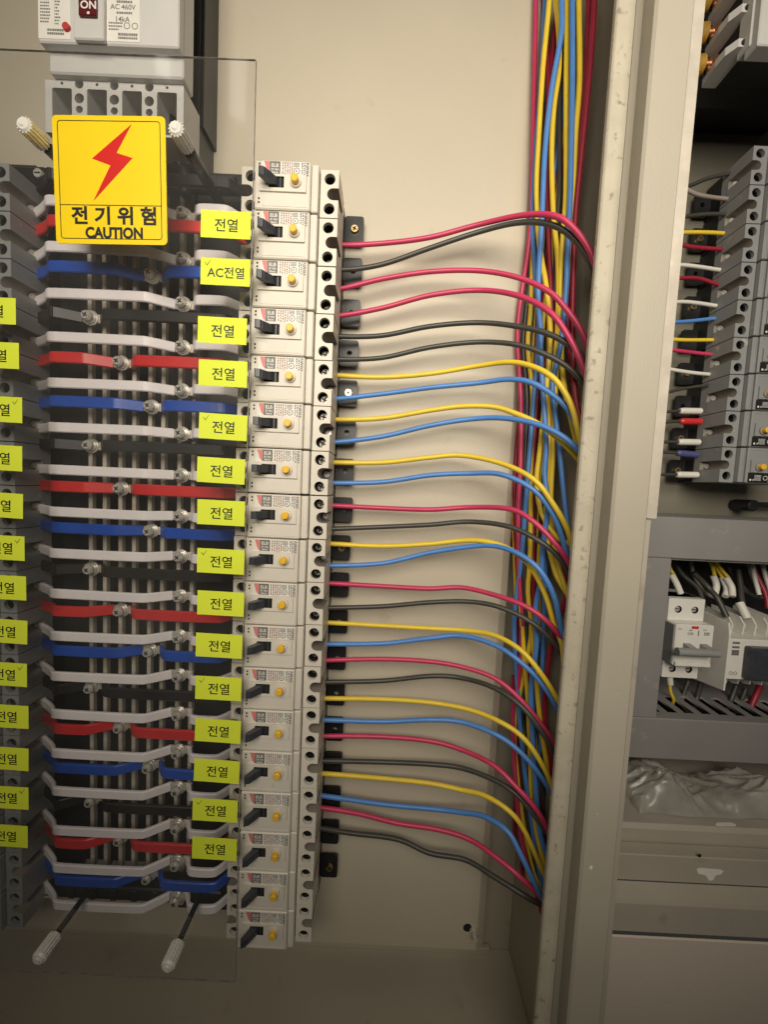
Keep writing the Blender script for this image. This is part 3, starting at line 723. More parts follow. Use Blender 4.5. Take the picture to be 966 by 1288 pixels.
BR = [
 ('red', [(428,308),(480,306),(540,299),(600,283),(660,270),(700,274),(725,290),(742,315),(749,335)]),
 ('black', [(430,339),(480,333),(540,313),(600,293),(650,281),(690,283),(720,298),(742,330),(750,355)]),
 ('red', [(426,364),(480,352),(540,342),(600,341),(650,348),(690,367),(715,392),(733,420),(744,455)]),
 ('red', [(424,397),(480,388),(540,372),(600,365),(650,372),(690,393),(715,422),(733,460),(742,490)]),
 ('black', [(424,423),(480,422),(540,412),(600,406),(650,410),(690,420),(720,438),(744,462)]),
 ('black', [(424,452),(480,450),(540,437),(600,430),(650,434),(690,447),(720,466),(742,495)]),
 ('yellow', [(420,472),(480,475),(540,470),(600,460),(640,456),(670,461),(695,475),(712,495),(722,520),(728,550),(736,585)]),
 ('blue', [(420,502),(480,496),(540,488),(600,482),(640,477),(670,482),(700,500),(718,520),(730,548),(739,580)]),
 ('yellow', [(418,528),(480,526),(540,516),(580,511),(620,512),(650,520),(680,535),(710,560),(736,590)]),
 ('blue', [(418,556),(480,549),(540,536),(590,527),(630,526),(670,532),(700,545),(722,562),(738,582)]),
 ('yellow', [(416,581),(480,582),(540,575),(580,573),(630,582),(670,602),(695,632),(713,665),(722,695)]),
 ('blue', [(416,608),(480,606),(540,598),(590,595),(630,597),(670,615),(695,645),(709,680),(714,705)]),
 ('red', [(412,635),(480,639),(540,641),(590,638),(640,640),(670,655),(698,683),(718,712)]),
 ('black', [(412,665),(480,663),(540,660),(590,656),(640,662),(680,682),(704,702),(720,728)]),
 ('yellow', [(410,684),(480,687),(540,684),(580,680),(610,681),(640,690),(665,710),(685,745),(697,785)]),
 ('blue', [(410,711),(480,708),(540,695),(590,687),(620,687),(650,695),(678,716),(697,750),(706,790)]),
 ('red', [(410,733),(480,738),(540,740),(580,739),(620,747),(660,762),(690,783),(715,815)]),
 ('black', [(408,764),(480,762),(540,757),(590,756),(630,764),(670,784),(698,810),(714,838)]),
 ('yellow', [(406,783),(480,787),(540,790),(580,792),(620,799),(655,818),(683,850),(706,888)]),
 ('blue', [(406,810),(480,810),(540,803),(580,800),(620,810),(650,828),(680,857),(703,895)]),
 ('red', [(405,831),(480,829),(540,832),(580,838),(620,852),(650,875),(680,910),(705,950)]),
 ('black', [(405,857),(480,856),(540,850),(580,853),(620,864),(655,888),(684,924),(703,962)]),
 ('yellow', [(403,877),(480,879),(540,883),(590,891),(630,908),(660,930),(684,965),(700,1005)]),
 ('blue', [(403,905),(480,907),(540,905),(580,908),(620,922),(650,942),(678,972),(698,1008)]),
 ('red', [(403,926),(480,926),(540,932),(580,942),(620,962),(650,990),(676,1020),(692,1050)]),
 ('black', [(400,955),(480,958),(540,960),(580,965),(620,980),(650,1000),(678,1033),(695,1060)]),
 ('yellow', [(399,973),(480,978),(540,985),(580,993),(610,1000),(640,1018),(660,1045),(678,1085),(692,1118)]),
 ('blue', [(398,999),(480,1010),(540,1018),(580,1022),(610,1028),(638,1045),(654,1072),(672,1110),(690,1145)]),
 ('red', [(398,1015),(450,1022),(500,1034),(550,1042),(590,1056),(625,1078),(655,1103),(692,1142)]),
 ('black', [(398,1040),(440,1046),(500,1056),(540,1072),(585,1082),(620,1100),(660,1125),(694,1148)]),
]
cnt = {}; tot = {}
for c, _ in BR: tot[c] = tot.get(c, 0) + 1
CW = ['topmost', 'second', 'third', 'fourth', 'fifth', 'sixth', 'seventh', 'eighth', 'ninth', 'lowest']
for i, (c, pp) in enumerate(BR):
    n = len(pp); pts = []
    xs_ = [p[0] for p in pp]; xe = max(xs_)
    for q, (x, y) in enumerate(pp):
        t = max(0, min(1, (x - 400) / (xe - 400)))
        if q > n // 2 and q > xs_.index(xe): t = 1
        s = max(0, (t - .5) / .5); s = s * s * (3 - 2 * s)
        Y = 331 + 6 * math.sin(math.pi * min(t / .5, 1)) - (44 - 5 * (i % 3)) * s
        pts.append(at(x, y, Y))
    p0 = pts[0]; pts.insert(0, Vector((p0.x - 9, 328, p0.z + .6)))
    e = pts[-1]
    if e.x > 100: pts += [Vector((min(e.x + 5, 148), e.y - 5, e.z - 14)), Vector((min(e.x + 7, 150), e.y - 8, e.z - 34))]
    k = cnt.get(c, 0); cnt[c] = k + 1
    w = CW[k] if k < tot[c] - 1 else 'lowest'
    wire('branch_wire', [pts[0]] + [v + Vector((0, random.uniform(-1, 1), random.uniform(-.35, .35))) for v in pts[1:-3]] + pts[-3:], c, '%s %s wire leaving the cream breakers, counted downwards' % (w, c), 'wires curving from the cream breakers', sub=6)


def bundle(col, keys, lab, r=WR, dy=0):
    pts = []
    for y, x in keys:
        cx = x + (y - 500) * .055
        Y = 350 - max(0, min(1, (cx - 645) / 95)) * 52 + dy
        p = at(x, y, Y)
        if p.x > 150: p.x = 150
        pts.append(p)
    wire('riser_wire', pts, col, lab, 'upright wires bundled beside the post', r, 4)


bundle('red', [(-60,675),(0,674),(150,671),(250,669),(300,666),(350,659),(400,652),(440,651),(500,655),(580,655),(640,652),(725,653),(800,657),(860,652),(900,645),(1000,650),(1075,660),(1115,674),(1145,692)], 'red upright wire at the edge of the bundle nearest the breakers')
bundle('blue', [(-60,688),(0,686),(100,681),(200,673),(270,669),(350,674),(400,678),(450,676),(520,670),(600,664),(700,656),(780,647),(850,650),(920,655),(1000,664),(1090,678),(1125,694)], 'blue upright wire running next to the outermost red one')
bundle('yellow', [(-60,692),(0,691),(85,683),(170,678),(236,675),(285,677),(320,680),(360,687),(413,692),(460,690),(500,686),(541,682),(568,679),(609,675),(647,682),(674,700),(684,716),(690,734)], 'bright yellow upright wire in front of the bundle, bending into the post', dy=-7)
bundle('yellow', [(-60,698),(0,699),(45,703),(91,703),(135,697),(190,694),(270,696),(331,702),(390,702),(436,700),(467,697),(530,690),(590,692),(660,686),(715,697),(735,706),(760,724)], 'yellow upright wire crossing behind the twisted blue one near the top')
bundle('blue', [(-60,707),(0,706.5),(44,706),(101,696),(145,690),(200,685),(270,682),(366,677),(413,680),(460,681),(554,687),(595,685),(636,689),(690,683),(731,680),(763,674),(812,675),(870,668),(960,672),(1050,680),(1095,698)], 'blue upright wire that twists across the bundle near the top', dy=-10)
bundle('yellow', [(-60,714),(0,713.6),(100,712.5),(236,712),(285,709),(343,705),(400,704),(480,699),(560,696),(640,693),(710,702),(770,726)], 'yellow upright wire beside the dark gap in the bundle')
bundle('blue', [(-60,721),(0,720),(100,720),(236,717.6),(320,714),(366,712),(430,706),(483,695),(518,698),(568,704),(609,708),(645,712),(700,720),(745,740)], 'blue upright wire at the post side of the bundle', dy=-4)
bundle('yellow', [(-60,728),(0,728),(101,729),(169,724),(236,721),(300,717),(370,712),(440,706),(500,712),(560,726),(600,748)], 'yellow upright wire nearest the post at the top')
bundle('darkred', [(-60,750),(0,748),(101,741),(200,731),(270,724),(320,722),(420,720),(500,724),(540,734),(565,750)], 'dark red upright wire closest to the post')
bundle('darkred', [(-60,744),(0,741),(101,737),(200,727),(280,719),(380,714),(460,718),(540,730),(575,750)], 'dark red upright wire just inside the one closest to the post', dy=6)
bundle('darkred', [(-60,680),(0,684),(120,690),(236,688),(285,690),(320,691),(366,693),(430,694),(483,678),(560,672),(640,670),(760,671),(860,664),(960,672),(1060,682),(1100,698)], 'dark red upright wire showing through the middle of the bundle', dy=6)
bundle('black', [(-60,702),(60,703),(135,704),(236,704),(270,702),(360,698),(440,690),(540,680),(660,672),(800,668),(920,670),(1040,680),(1090,698)], 'black upright wire in the dark gap of the bundle', dy=8)
bundle('black', [(200,678),(300,672),(390,662),(436,658),(506,663),(600,660),(720,660),(820,662),(940,656),(1060,668),(1130,694)], 'black upright wire behind the outermost red one', dy=5)
bundle('yellow', [(250,672),(320,670),(390,667.6),(436,664),(495,670),(554,668),(690,667),(744,664),(800,668),(880,652),(930,647),(1020,656),(1080,668),(1128,692)], 'thin looking yellow upright wire low in the bundle behind the red one', dy=3)
bundle('yellow', [(760,655),(838,660),(874,663.6),(947,667),(1002,669),(1060,678),(1105,696)], 'short yellow wire low in the bundle beside the lower post edge', dy=0)
bundle('yellow', [(780,668),(849,674.5),(893,678),(950,686),(1010,696),(1030,704)], 'short yellow wire low in the bundle, closest to the lower post edge', dy=0)
bundle('darkred', [(700,706),(745,712),(790,700),(830,690),(893,685),(950,692),(1010,700)], 'dark red wire looped low behind the post edge', dy=2)
bundle('darkred', [(850,646),(930,648),(1000,654),(1060,664),(1110,676),(1145,692)], 'dark red wire at the lower outer edge of the bundle', dy=5)
bundle('blue', [(820,656),(880,652),(940,657),(1010,665),(1080,678),(1115,696)], 'dark looking blue wire low in the bundle', dy=3)

# the less visible strands deeper in the bundle
rb = random.Random(21)
for q in range(22):
    c = ['darkred', 'blue', 'yellow', 'black', 'darkred', 'blue', 'black', 'yellow'][q % 8]; off = rb.uniform(-16, 16); ph = rb.uniform(0, 6.28); am = rb.uniform(3, 9)
    ys = [y0 for y0 in range(-60, 1101, 80)] if q < 9 else [y0 for y0 in range(260 + 30 * (q % 5), 1101, 70)]
    keys = []
    for y in ys:
        base = 711 - .075 * max(y, 0) + (8 if y < 300 else 0) * (1 - y / 300) if y < 620 else 664.5 + (y - 620) * .012
        keys.append((y, base + off + am * math.sin(y / 130 + ph)))
    keys.append((1150 - 4 * q, 700))
    bundle(c, keys, '%s strand half hidden deep in the upright wire bundle' % {'darkred': 'dark red'}.get(c, c), dy=9 + (q % 3) * 3)

# fixing bolt low on the plate
p = at(588, 1166, PLATE_Y); t = thing('fixing_bolt', 'small bolt and dark hole at the lower corner of the beige plate', 'bolt', (p.x, PLATE_Y, p.z))
k = MB(); k.cyl((0, -.3, 0), (0, .3, 0), 4.2, 4.2, 16); k.build('hole', M['dark'], t)
k = MB(); k.cyl((6, -.1, -2), (6, -9, -2), 2.6, 2.4, 12); k.cyl((6, -.1, -2), (6, -2, -2), 4.2, 4.2, 6); k.build('stud', M['galv'], t)

# ================================================================== RIGHT BAY
# wires into the grey breakers
SW_ = [('grey', [(852,222),(860,236),(880,246),(915,251)], 0), ('black', [(846,240),(868,234),(890,225),(916,219)], 0), ('black', [(842,279),(862,273),(890,270),(912,270)], 0), ('yellow', [(840,296),(862,293),(890,293),(908,294)], 0),
       ('darkred', [(838,303),(850,306),(870,311),(906,314)], 0), ('white', [(836,334),(860,334),(885,337),(904,340)], 0), ('darkred', [(836,351),(860,350),(880,351),(902,358)], 0), ('white', [(832,382),(858,380),(880,382),(900,385)], 0),
       ('blue', [(832,406),(858,405),(880,403),(898,401)], 0), ('yellow', [(830,426),(860,428),(896,428)], 0), ('red', [(826,437),(850,441),(892,446)], 0), ('white', [(828,462),(850,466),(870,469),(890,471)], 0),
       ('black', [(822,500),(835,495),(860,489),(888,485)], 'none'), ('black', [(820,521),(840,518),(856,517)], 'white'), ('black', [(820,535),(840,531),(856,530)], 'red'), ('black', [(818,557),(838,556),(854,556)], 'white'),
       ('black', [(818,570),(836,569),(852,570)], 'blue'), ('black', [(814,598),(834,597),(852,597)], 'white')]
names = ['grey wire looping up into the topmost breaker of the dark bay', 'thin black wire slanting up into the topmost breaker of the dark bay', 'black wire into the second breaker of the dark bay', 'upper yellow wire into the breakers of the dark bay',
         'red wire just below the upper yellow one in the dark bay', 'topmost white wire in the dark bay', 'red wire between two white wires in the dark bay', 'white wire above the single blue one in the dark bay',
         'single plain blue wire in the dark bay', 'lower yellow wire into the breakers of the dark bay', 'red wire just below the lower yellow one in the dark bay', 'lowest plain white wire in the dark bay',
         'black wire rising just above the sleeved wires in the dark bay', 'black wire with a white sleeve, topmost of the sleeved wires', 'black wire with the red sleeve in the dark bay', 'black wire with a white sleeve, between the red and blue sleeves',
         'black wire with the blue sleeve in the dark bay', 'black wire with a white sleeve, lowest of the sleeved wires']
for (c, pp, slv), lab in zip(SW_, names):
    YW = 404.0
    pts = [at(x, y, YW) for x, y in pp]
    d = (pts[0] - pts[1]).normalized(); pts.insert(0, pts[0] + d * 16)
    if slv in (0, 'none'): pts.append(pts[-1] + Vector((9, 0, 0)))
    k = MB(); k.tube(pts, 1.9 if slv == 0 else 1.6, 0, 8, 5); o = k.build('bay_wire', M['w_' + c]); tag(o, lab, 'wire', 'wires into the grey breakers of the dark bay')
    if slv in ('white', 'red', 'blue'):
        e = pts[-1]; k = MB(); q = e + Vector((20, 0, .6 if slv != 'blue' else -.8))
        k.cyl(e - Vector((1, 0, 0)), e + Vector((1.5, 0, 0)), 2.4, 3.3, 12); k.cyl(e + Vector((1.5, 0, 0)), q, 3.3, 3.2, 12); k.cyl(q, q + Vector((1, 0, 0)), 3.2, 2.5, 12)
        k.build('sleeve', {'white': M['w_white'], 'red': M['bar_red'], 'blue': mat('slate_blue_sleeve', (.07, .08, .22), .45)}[slv], o)

# moulded-case breaker at the top of the bay, terminals facing the post
f0 = at(953, 57, 318)
t = thing('moulded_case_breaker', 'big grey breaker with yellow sleeved cables in the upper corner beyond the post', 'main breaker', (f0.x, 419, f0.z))
def bb(k, x0, x1, y0, y1, z0, z1, m=0, c=.8): k.box(x0, x1, y0 - 419, y1 - 419, z0, z1, m, c)
k = MB(); bb(k, 0, 110, 318, 330, 0, 140); bb(k, -1, 110, 324, 336, 6, 140); k.build('cover', M['lgrey'], t)
k = MB(); bb(k, -8, 110, 362.2, 432.6, 36, 140); bb(k, -8, 110, 362.2, 380, 12, 36.1, 0, 0); bb(k, 4, 110, 336.2, 362, 12, 140, 0, 0); k.build('base', M['black'], t)  # coloured black to stand in for the shadow under the breaker
k = MB()
for n_ in range(5):
    z = 11 + n_ * 25.0
    k.prism([(3.8, 330 - 419), (3.8, 361.8 - 419), (-8, 361.8 - 419), (-10, 346 - 419), (-9.5, 337 - 419), (-5, 330 - 419)], 2, z, z + 6.0)
    k.cyl((-1, 329.8 - 419, z + 3), (-1, 329.2 - 419, z + 3), 2.1, 2.1, 12, 1)
k.box(1, 3.6, 331 - 419, 362 - 419, 11.5, 140, 2); k.build('barrier', [M['lgrey'], M['dark'], M['black']], t)  # slot wall coloured black for the shade between the barriers
k = MB()
for n_ in range(5):
    z = 14 + n_ * 25.0
    k.cyl((3.4, 323.7 - 419, z + 3), (3.4, 323.4 - 419, z + 3), 1.3, 1.3, 10)
k.build('mounting_hole', M['dark'], t)
for n_ in range(4):
    z = 26.5 + n_ * 25
    k = MB(); k.box(-7, .8, 357 - 419, 361 - 419, z - 5, z + 5, 0, .6); k.cyl((-3, 357 - 419, z), (-3, 353 - 419, z), 3, 3, 14); k.build('terminal', M['copper'], t)
    k = MB(); k.tube([(-11, 360 - 419, z), (-22, 361 - 419, z - 1), (-40, 363 - 419, z - 3), (-64, 368 - 419, z - 8)], 7.4, 0, 12, 4); c_ = k.build('cable_sleeve', M['y_sleeve'], t)
    k = MB(); k.cyl((-12, 359 - 419, z), (-1, 358 - 419, z), 3.2, 3.0, 10); k.build('conductor', M['copper'], t)

# grey sub-panel with its window
PY = 330.0
pA = at(817, 649, PY); pB = at(814, 957, PY)
zt = pA.z; zw1 = at(900, 705, PY).z; zw0 = at(900, 907, PY).z; zbm = at(900, 958, PY).z
xw = at(836, 800, PY).x
t = thing('sub_panel', 'dark grey metal box with an open window and slotted floor below the grey breakers', 'panel box', (165, PY, zbm))
k = MB()
k.box(0, 300, 0, 3, zw1 - zbm, zt - zbm, 0, .8); k.box(0, 300, 0, 3, 0, zw0 - zbm, 0, .8); k.box(0, xw - 165, 0, 3, zw0 - zbm + .2, zw1 - zbm - .2, 0, .8)
k.build('front_frame', M['panel'], t)
k = MB(); k.box(0, 300, 3.2, 88, zt - zbm - 2, zt - zbm, 0); k.box(0, 300, 3.2, 9, zw1 - zbm - 1.6, zw1 - zbm, 0); k.build('top', M['panel'], t)
k = MB(); k.box(-2, 300, 84, 86, -20, zt - zbm - 2.2, 0); k.build('back', M['black'], t)
holes = []
for q in range(14):
    x = xw - 165 + 2 + q * 15.5
    holes.append([(x + 1, 12), (x + 9.5, 12), (x + 9.5, 42), (x + 1, 42)])
b_ = MB(); b_.holed([(-2, 3.4), (300, 3.4), (300, 80), (-2, 80)], holes, 0, 2, 0, 0)
b_.v = [(v[0], v[2], zw0 - zbm + v[1] * -1 - .5) for v in b_.v]
b_.build('slotted_floor', M['panel'], t)
k = MB(); k.box(-2, 300, 3.4, 80, zw0 - zbm - 30, zw0 - zbm - 28); k.build('duct_bottom', M['black'], t)

# miniature two-pole breaker inside
MY = 352.0
q0 = at(836, 868, MY); q1 = at(892, 752, MY)
mx0 = at(849, 808, 345).x; mx1 = at(897, 808, 345).x; 
zA = at(872, 786, 345).z; zB = at(872, 838, 345).z; zT = at(862, 753, 357).z; zBo = at(852, 852, 357).z
t = thing('miniature_breaker', 'small white two pole breaker with a grey bar toggle inside the grey box', 'circuit breaker', (mx0, 414, (zA + zB) / 2))
oz = (zA + zB) / 2; wd = mx1 - mx0
k = MB(); k.box(0, wd, MY - 7 - 414, MY + 12 - 414, zB - oz, zA - oz, 0, .8)
k.holed([(0, zA - oz + .2), (wd - 1, zA - oz + .2), (wd - 1, zT - oz), (0, zT - oz)], [circ(wd * .27, (zA + zT) / 2 - oz, 3.4, 14), circ(wd * .72, (zA + zT) / 2 - oz, 3.4, 14)], MY + 5 - 414, MY + 30 - 414, 0, 1, (MY + 9 - 414,) * 2)
k.holed([(0, zBo - oz), (wd - 1, zBo - oz), (wd - 1, zB - oz - .2), (0, zB - oz - .2)], [circ(wd * .27, (zB + zBo) / 2 - oz, 3.4, 14), circ(wd * .72, (zB + zBo) / 2 - oz, 3.4, 14)], MY + 5 - 414, MY + 30 - 414, 0, 1, (MY + 9 - 414,) * 2)
k.box(.4, wd - 1.4, MY + 12.2 - 414, -20, zBo - oz, zT - oz, 0)
k.build('case', [M['white'], M['dark']], t)
k = MB(); k.box(-1.4, -.1, MY - 6 - 414, MY + 5.8 - 414, zB - oz + 1, zA - oz - 1, 0, .3); k.box(-1.4, -.1, MY + 6 - 414, -12, zBo - oz + 1, zT - oz - 1, 0, .3); k.build('side_cheek', M['grey'], t)
for zz in ((zA + zT) / 2 - oz, (zB + zBo) / 2 - oz):
    for f_ in (.27, .72):
        k = MB(); k.cyl((wd * f_, MY + 8.9 - 414, zz), (wd * f_, MY + 6.6 - 414, zz), 2.8, 2.6, 12); k.box(wd * f_ - 2, wd * f_ + 2, MY + 6.4 - 414, MY + 7 - 414, zz - .4, zz + .4, 1); k.build('terminal_screw', [M['steel'], M['dark']], t)
zk = at(870, 818, MY - 14).z - oz
k = MB()
for f_ in (.30, .74): k.prism([(MY - 7.1 - 414, zk - 6), (MY - 7.1 - 414, zk + 4), (MY - 17 - 414, zk + 2.5), (MY - 17 - 414, zk - 1.5)], 0, wd * f_ - 3, wd * f_ + 3)
k.cyl((-6, MY - 18 - 414, zk), (wd - 4, MY - 18 - 414, zk), 3.4, 3.4, 14); k.build('toggle', M['grey'], t)
k = MB(); k.box(.5, wd - 2, MY - 9.4 - 414, MY - 7.1 - 414, zB - oz + .6, zB - oz + 4.2, 0, .4); k.build('label_holder', M['white'], t)
k = MB(); yl = MY - 7.12 - 414; ztp = zA - oz
k.box(wd * .40, wd * .58, yl, yl + .1, ztp - 3.6, ztp - 1.0, 0)
mk = k.build('maker_badge', M['redink'], t)
k = MB(); put_text(k, 'C20', 3.0, wd * .38, yl - .02, ztp - 8, 0, .01); put_text(k, '6000', 1.6, wd * .38, yl - .02, ztp - 5, 0, .01)
k.box(wd * .58, wd * .60, yl, yl + .04, ztp - 10, ztp - 5); k.box(wd * .05, wd * .15, yl, yl + .04, ztp - 4.4, ztp - 3.9); k.box(wd * .70, wd * .80, yl, yl + .04, ztp - 4.4, ztp - 3.9)
for q in range(4):
    for r_ in range(2): k.box(wd * .74 + q * 1.3, wd * .74 + q * 1.3 + .9, yl, yl + .04, ztp - 9 + r_ * 1.6, ztp - 8 + r_ * 1.6)
k.build('lettering', M['ink'], t)

# contactor beside it
CY = 352.0
c0 = at(919, 800, CY - 8); cz0 = at(930, 850, CY).z; cz1 = at(930, 800, CY).z
t = thing('contactor', 'off white contactor with finned terminals and a dark front cap inside the grey box', 'contactor', (c0.x, 414, cz0))
hz = cz1 - cz0
k = MB(); k.box(0, 70, CY - 8 - 414, CY + 16 - 414, 0, hz, 0, .8); k.box(2, 70, CY + 16.2 - 414, -20, -8, hz + 10, 0, .6); k.build('body', M['white'], t)
for n_ in range(5):
    x = 10 + n_ * 11.0
    k = MB(); k.prism([(CY + 4 - 414, hz + .2), (CY + 16 - 414, hz + .2), (CY + 40 - 414, hz + 10), (CY + 40 - 414, hz + 18), (CY + 8 - 414, hz + 16), (CY + 3 - 414, hz + 10)], 0, x, x + 1.2); k.build('fin', M['white'], t)
    k = MB(); k.prism([(CY + 2 - 414, -.2), (CY + 16 - 414, -.2), (CY + 30 - 414, -8.2), (CY + 8 - 414, -11), (CY + 3 - 414, -9)], 0, x, x + 1.2); k.build('fin', M['white'], t)
    k = MB(); k.cyl((x + 6, CY + 14 - 414, hz + 6), (x + 6, CY + 10 - 414, hz + 6), 3, 2.8, 12); k.build('terminal_screw', M['steel'], t)
k = MB(); k.box(13, 72, CY - 16 - 414, CY - 8.1 - 414, 3, hz - 5, 0, 1.2); k.build('front_cap', M['toggle'], t)
k = MB()
for z in (hz - 3.5, hz - 7.5): k.box(2.4, 9, CY - 8.12 - 414, CY - 8.02 - 414, z - 1, z + 1)
k.box(2.4, 9, CY - 8.12 - 414, CY - 8.02 - 414, hz - 15, hz - 10)
for x in (3.6, 7.8):
    ro, ri = circ(x, 6, 1.7, 14), circ(x, 6, 1.2, 14); k.add([(p[0], CY - 8.1 - 414, p[1]) for p in ro + ri], [(i, (i + 1) % 14, 14 + (i + 1) % 14, 14 + i) for i in range(14)])
k.build('lettering', M['greyink'], t)
# side shield between the two
s0 = [at(891, 766, 378), at(918, 783, CY - 10), at(918, 800, CY - 12), at(907, 868, CY - 12), at(882, 852, 378)]
xs0 = c0.x - 5
k = MB(); k.prism([(v.y, v.z) for v in s0], 0, xs0, xs0 + 1.6); tag(k.build('side_shield', M['white']), 'flat off white shield standing between the small breaker and the contactor', 'shield')

# loose wiring inside the box
def iw(col, pp, lab, r=1.9, slv=None):
    pts = [at(x, y, Y) for x, y, Y in pp]; k = MB(); k.tube(pts, r, 0, 8, 5); o = k.build('box_wire', M['w_' + col]); tag(o, lab, 'wire', 'wires inside the grey box')
    if slv: k = MB(); k.tube([at(x, y, Y) for x, y, Y in slv], r + 1.2, 0, 10, 4); k.build('sleeve', M['w_white'], o)
iw('yellow', [(838,700,372),(843,715,370),(848,724,368),(857,743,366)], 'yellow wire with a white sleeve into the small breaker top', 1.6, [(844,722,368),(850,732,367),(856,746,366)])
iw('yellow', [(830,700,372),(831,720,370),(833,742,366)], 'yellow wire with a white sleeve at the box window edge', 1.6, [(831,720,370),(833,745,366)])
iw('yellow', [(842,848,362),(843,868,364),(847,880,366),(844,890,372)], 'yellow wire hanging from the small breaker bottom', 1.5, [(842,850,362),(843,860,363)])
iw('yellow', [(890,700,378),(897,716,376),(900,735,374),(898,748,370)], 'yellow wire with a white sleeve bending into the contactor', 1.7, [(897,724,375),(901,736,373),(899,747,370)])
iw('yellow', [(897,700,378),(907,716,376),(918,730,372),(921,750,366)], 'yellow wire with a curved white sleeve, further from the small breaker', 1.7, [(913,726,373),(920,738,370),(921,750,366)])
iw('yellow', [(892,702,380),(906,722,378),(914,740,374),(913,750,370)], 'yellow wire with a white sleeve between the two bent ones', 1.6, [(908,726,377),(914,740,374),(912,750,370)])
iw('black', [(872,720,378),(890,738,374),(902,752,366),(914,776,358)], 'thick black wire running down to the contactor', 2.6)
iw('black', [(928,716,382),(931,736,376),(933,756,368),(940,776,360)], 'dark wire with a white end sleeve above the contactor', 2.6, [(930,758,368),(940,778,360)])
iw('black', [(884,850,372),(876,880,370),(874,892,362),(890,902,352)], 'black wire looping down to the slotted floor', 2.2)
iw('black', [(926,862,372),(918,884,368),(912,898,356)], 'black wire below the contactor fins', 2.2)
iw('darkred', [(944,700,384),(950,720,380),(962,745,372),(966,765,366)], 'dark red wire at the picture edge above the contactor', 2.2)
iw('darkred', [(956,862,372),(950,876,368),(944,890,366)], 'dark red wire under the contactor', 2.6)
iw('grey', [(940,704,384),(946,722,380),(954,742,374)], 'grey wire beside the dark red one above the contactor', 2.2)

iw('black', [(846,702,392),(858,722,388),(878,740,382),(886,764,378)], 'dark wire sagging behind the small breaker', 2.4)
iw('grey', [(868,702,396),(874,726,392),(886,744,388),(900,752,384)], 'grey wire behind the thick black one', 1.8)
iw('black', [(912,700,394),(920,720,390),(940,744,386),(960,752,380)], 'dark wire crossing behind the contactor top', 2.4)
iw('white', [(946,706,380),(949,726,377),(955,748,372)], 'white wire dropping to the contactor fins near the picture edge', 2.0)
iw('white', [(958,700,382),(962,722,378),(970,746,372)], 'white wire leaving the picture edge above the contactor', 2.0)
iw('black', [(866,856,378),(858,882,374),(868,900,360),(884,906,350)], 'black wire lying across the slots of the box floor', 2.0)
iw('black', [(938,866,374),(930,886,368),(922,900,354)], 'dark wire near the red one under the contactor', 2.0)
iw('darkred', [(900,870,384),(908,888,378),(914,894,372)], 'small dark red wire low behind the shield', 1.8)

# black knob in the gap above the box
p = at(948, 636, 408); k = MB(); k.cyl((0, 0, 0), (0, 22, 0), 6, 6, 18); k.cyl((0, -1.2, 0), (0, 0, 0), 5, 6, 18); k.cyl((6, 10, 1), (60, 12, 2), 3, 3, 12)
o = k.build('black_knob', M['black'], None, (p.x, 408, p.z)); tag(o, 'black round knob in the dark gap above the grey box', 'knob')

# floor of the bay, front rails and lower panel
LZ = -277.0
structure_parts = []
b = MB(); b.prism([(432, LZ), (316, LZ), (313, LZ - 3), (313, LZ - 26), (316, LZ - 26), (316, LZ - 5), (432, LZ - 4)], 0, 158.6, 520)
structure(b.build('bay_floor', M['frame']))
za = at(860, 1077, 300).z; zb2 = at(860, 1110, 300).z; zc2 = at(860, 1133, 290).z; zd = at(860, 1174, 287).z
t = thing('front_rail', 'stepped beige metal rail under the bay floor with worn white patches', 'rail', (158.6, 300, zb2))
k = MB(); k.box(0, 360, 0, 12, 0, za - zb2, 0, .6); k.build('upper_face', M['frame'], t)
k = MB(); k.prism([(-.2, -.3), (-10, zc2 - zb2), (-13, zc2 - zb2 - 1), (-13, zd - zb2), (-10, zd - zb2), (-9, zc2 - zb2 - 3), (2, -3)], 0, 0, 360); k.build('step', M['frame'], t)
def blob(pts, y0, name, m):
    k = MB(); k.prism(pts, 1, y0 - .25, y0); return k.build(name, m, t)
q = lambda x, y, Y=300: (at(x, y, Y).x - 158.6, at(x, y, Y).z - zb2)
blob([q(876,1093), q(880,1091), q(906,1093), q(910,1095), q(906,1099), q(900,1100), q(897,1106), q(892,1107), q(887,1100), q(878,1098)], -.02, 'paint_chip', M['bare'])
k = MB(); c_ = q(880, 1074, 300); k.cyl((c_[0], -.25, c_[1] - 1), (c_[0], -.05, c_[1] - 1), 1.5, 1.5, 10); k.build('screw_hole', M['dark'], t)
k = MB(); a_ = at(905, 1047, 313); c2 = at(932, 1051, 313); k.prism([(a_.x, 317.5), (a_.x + 2, 316.6), (c2.x - 1, 317.2), (c2.x, 319), (c2.x - 3, 320.2), (a_.x + 3, 319.6)], 2, LZ + .05, LZ + .5)
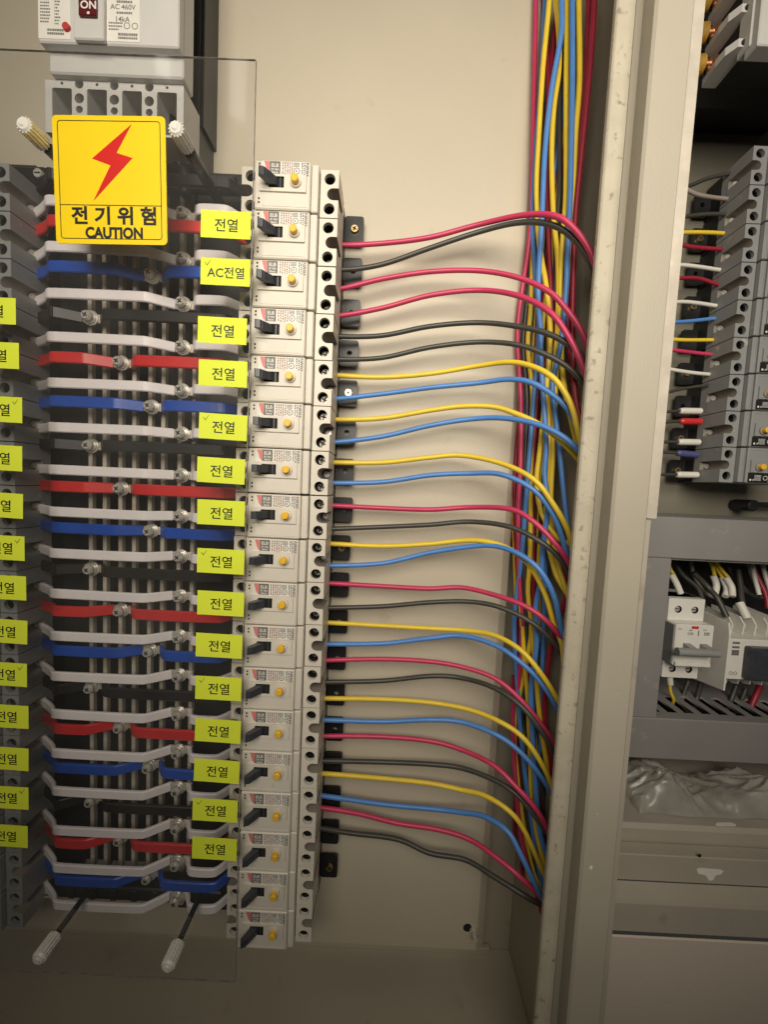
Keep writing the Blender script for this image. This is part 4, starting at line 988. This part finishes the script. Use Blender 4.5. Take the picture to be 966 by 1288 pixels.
tag(k.build('white_scrap', M['bare']), 'small white scrap on the bay floor in front of the plastic bag', 'scrap')
b = MB(); b.box(158.6, 520, 284, 286, -640, zd - 1.0, 0, .8); o = b.build('lower_panel', M['lower']); tag(o, 'plain beige panel below the bay at the bottom of the cabinet', 'cabinet panel')

# crumpled clear bag lying on the bay floor
rng = random.Random(12)
nx, ny = 110, 48
from mathutils import noise
k = MB(); vs = []
A = at(786, 1005, 345); B = at(985, 1030, 345)
for j in range(ny):
    for i in range(nx):
        u, v = i / (nx - 1), j / (ny - 1)
        x = A.x + (B.x - A.x) * u; 
        edge = math.sin(math.pi * min(max(v, 0), 1)) ** .6 * (math.sin(math.pi * min(u * 1.05, 1)) ** .35 if u < .95 else .6)
        y = 324 + 52 * v + 5 * noise.noise((u * 5, v * 3, 3))
        n1 = noise.noise((u * 5.0, v * 2.6, 1.7))
        w1 = u * 9 + 1.6 * noise.noise((u * 4, v * 3, 2.2)); w2 = v * 4.5 + 1.4 * noise.noise((u * 5, v * 4, 6.2))
        r1 = 1 - 2 * abs(noise.noise((w1 * .8 + w2 * .5, w2 * .8 - w1 * .3, 7.1))); r2 = 1 - 2 * abs(noise.noise((w1 * 1.9 - w2, w2 * 2.0 + w1, 4.4)))
        z = LZ + 1.2 + edge * (20 + 22 * n1 + 11 * max(r1, .1) + 2.5 * max(r2, 0)) * (.75 + .35 * math.sin(u * 7 + 1))
        vs.append((x + 4 * noise.noise((u * 7, v * 5, 9)), y, max(z, LZ + .8)))
k.add(vs, [(j * nx + i, j * nx + i + 1, (j + 1) * nx + i + 1, (j + 1) * nx + i) for j in range(ny - 1) for i in range(nx - 1)], 0, True)
tag(k.build('plastic_bag', M['film']), 'crumpled clear plastic bag lying on the bay floor', 'plastic bag')
p0, p1 = at(780, 979, 360), at(806, 981, 352)
k = MB(); k.tube([p0 - Vector((10, 0, 0)), p0, p1], 2.4, 0, 8, 4); tag(k.build('cable_end', M['w_black']), 'black cable end poking out by the plastic bag', 'cable')
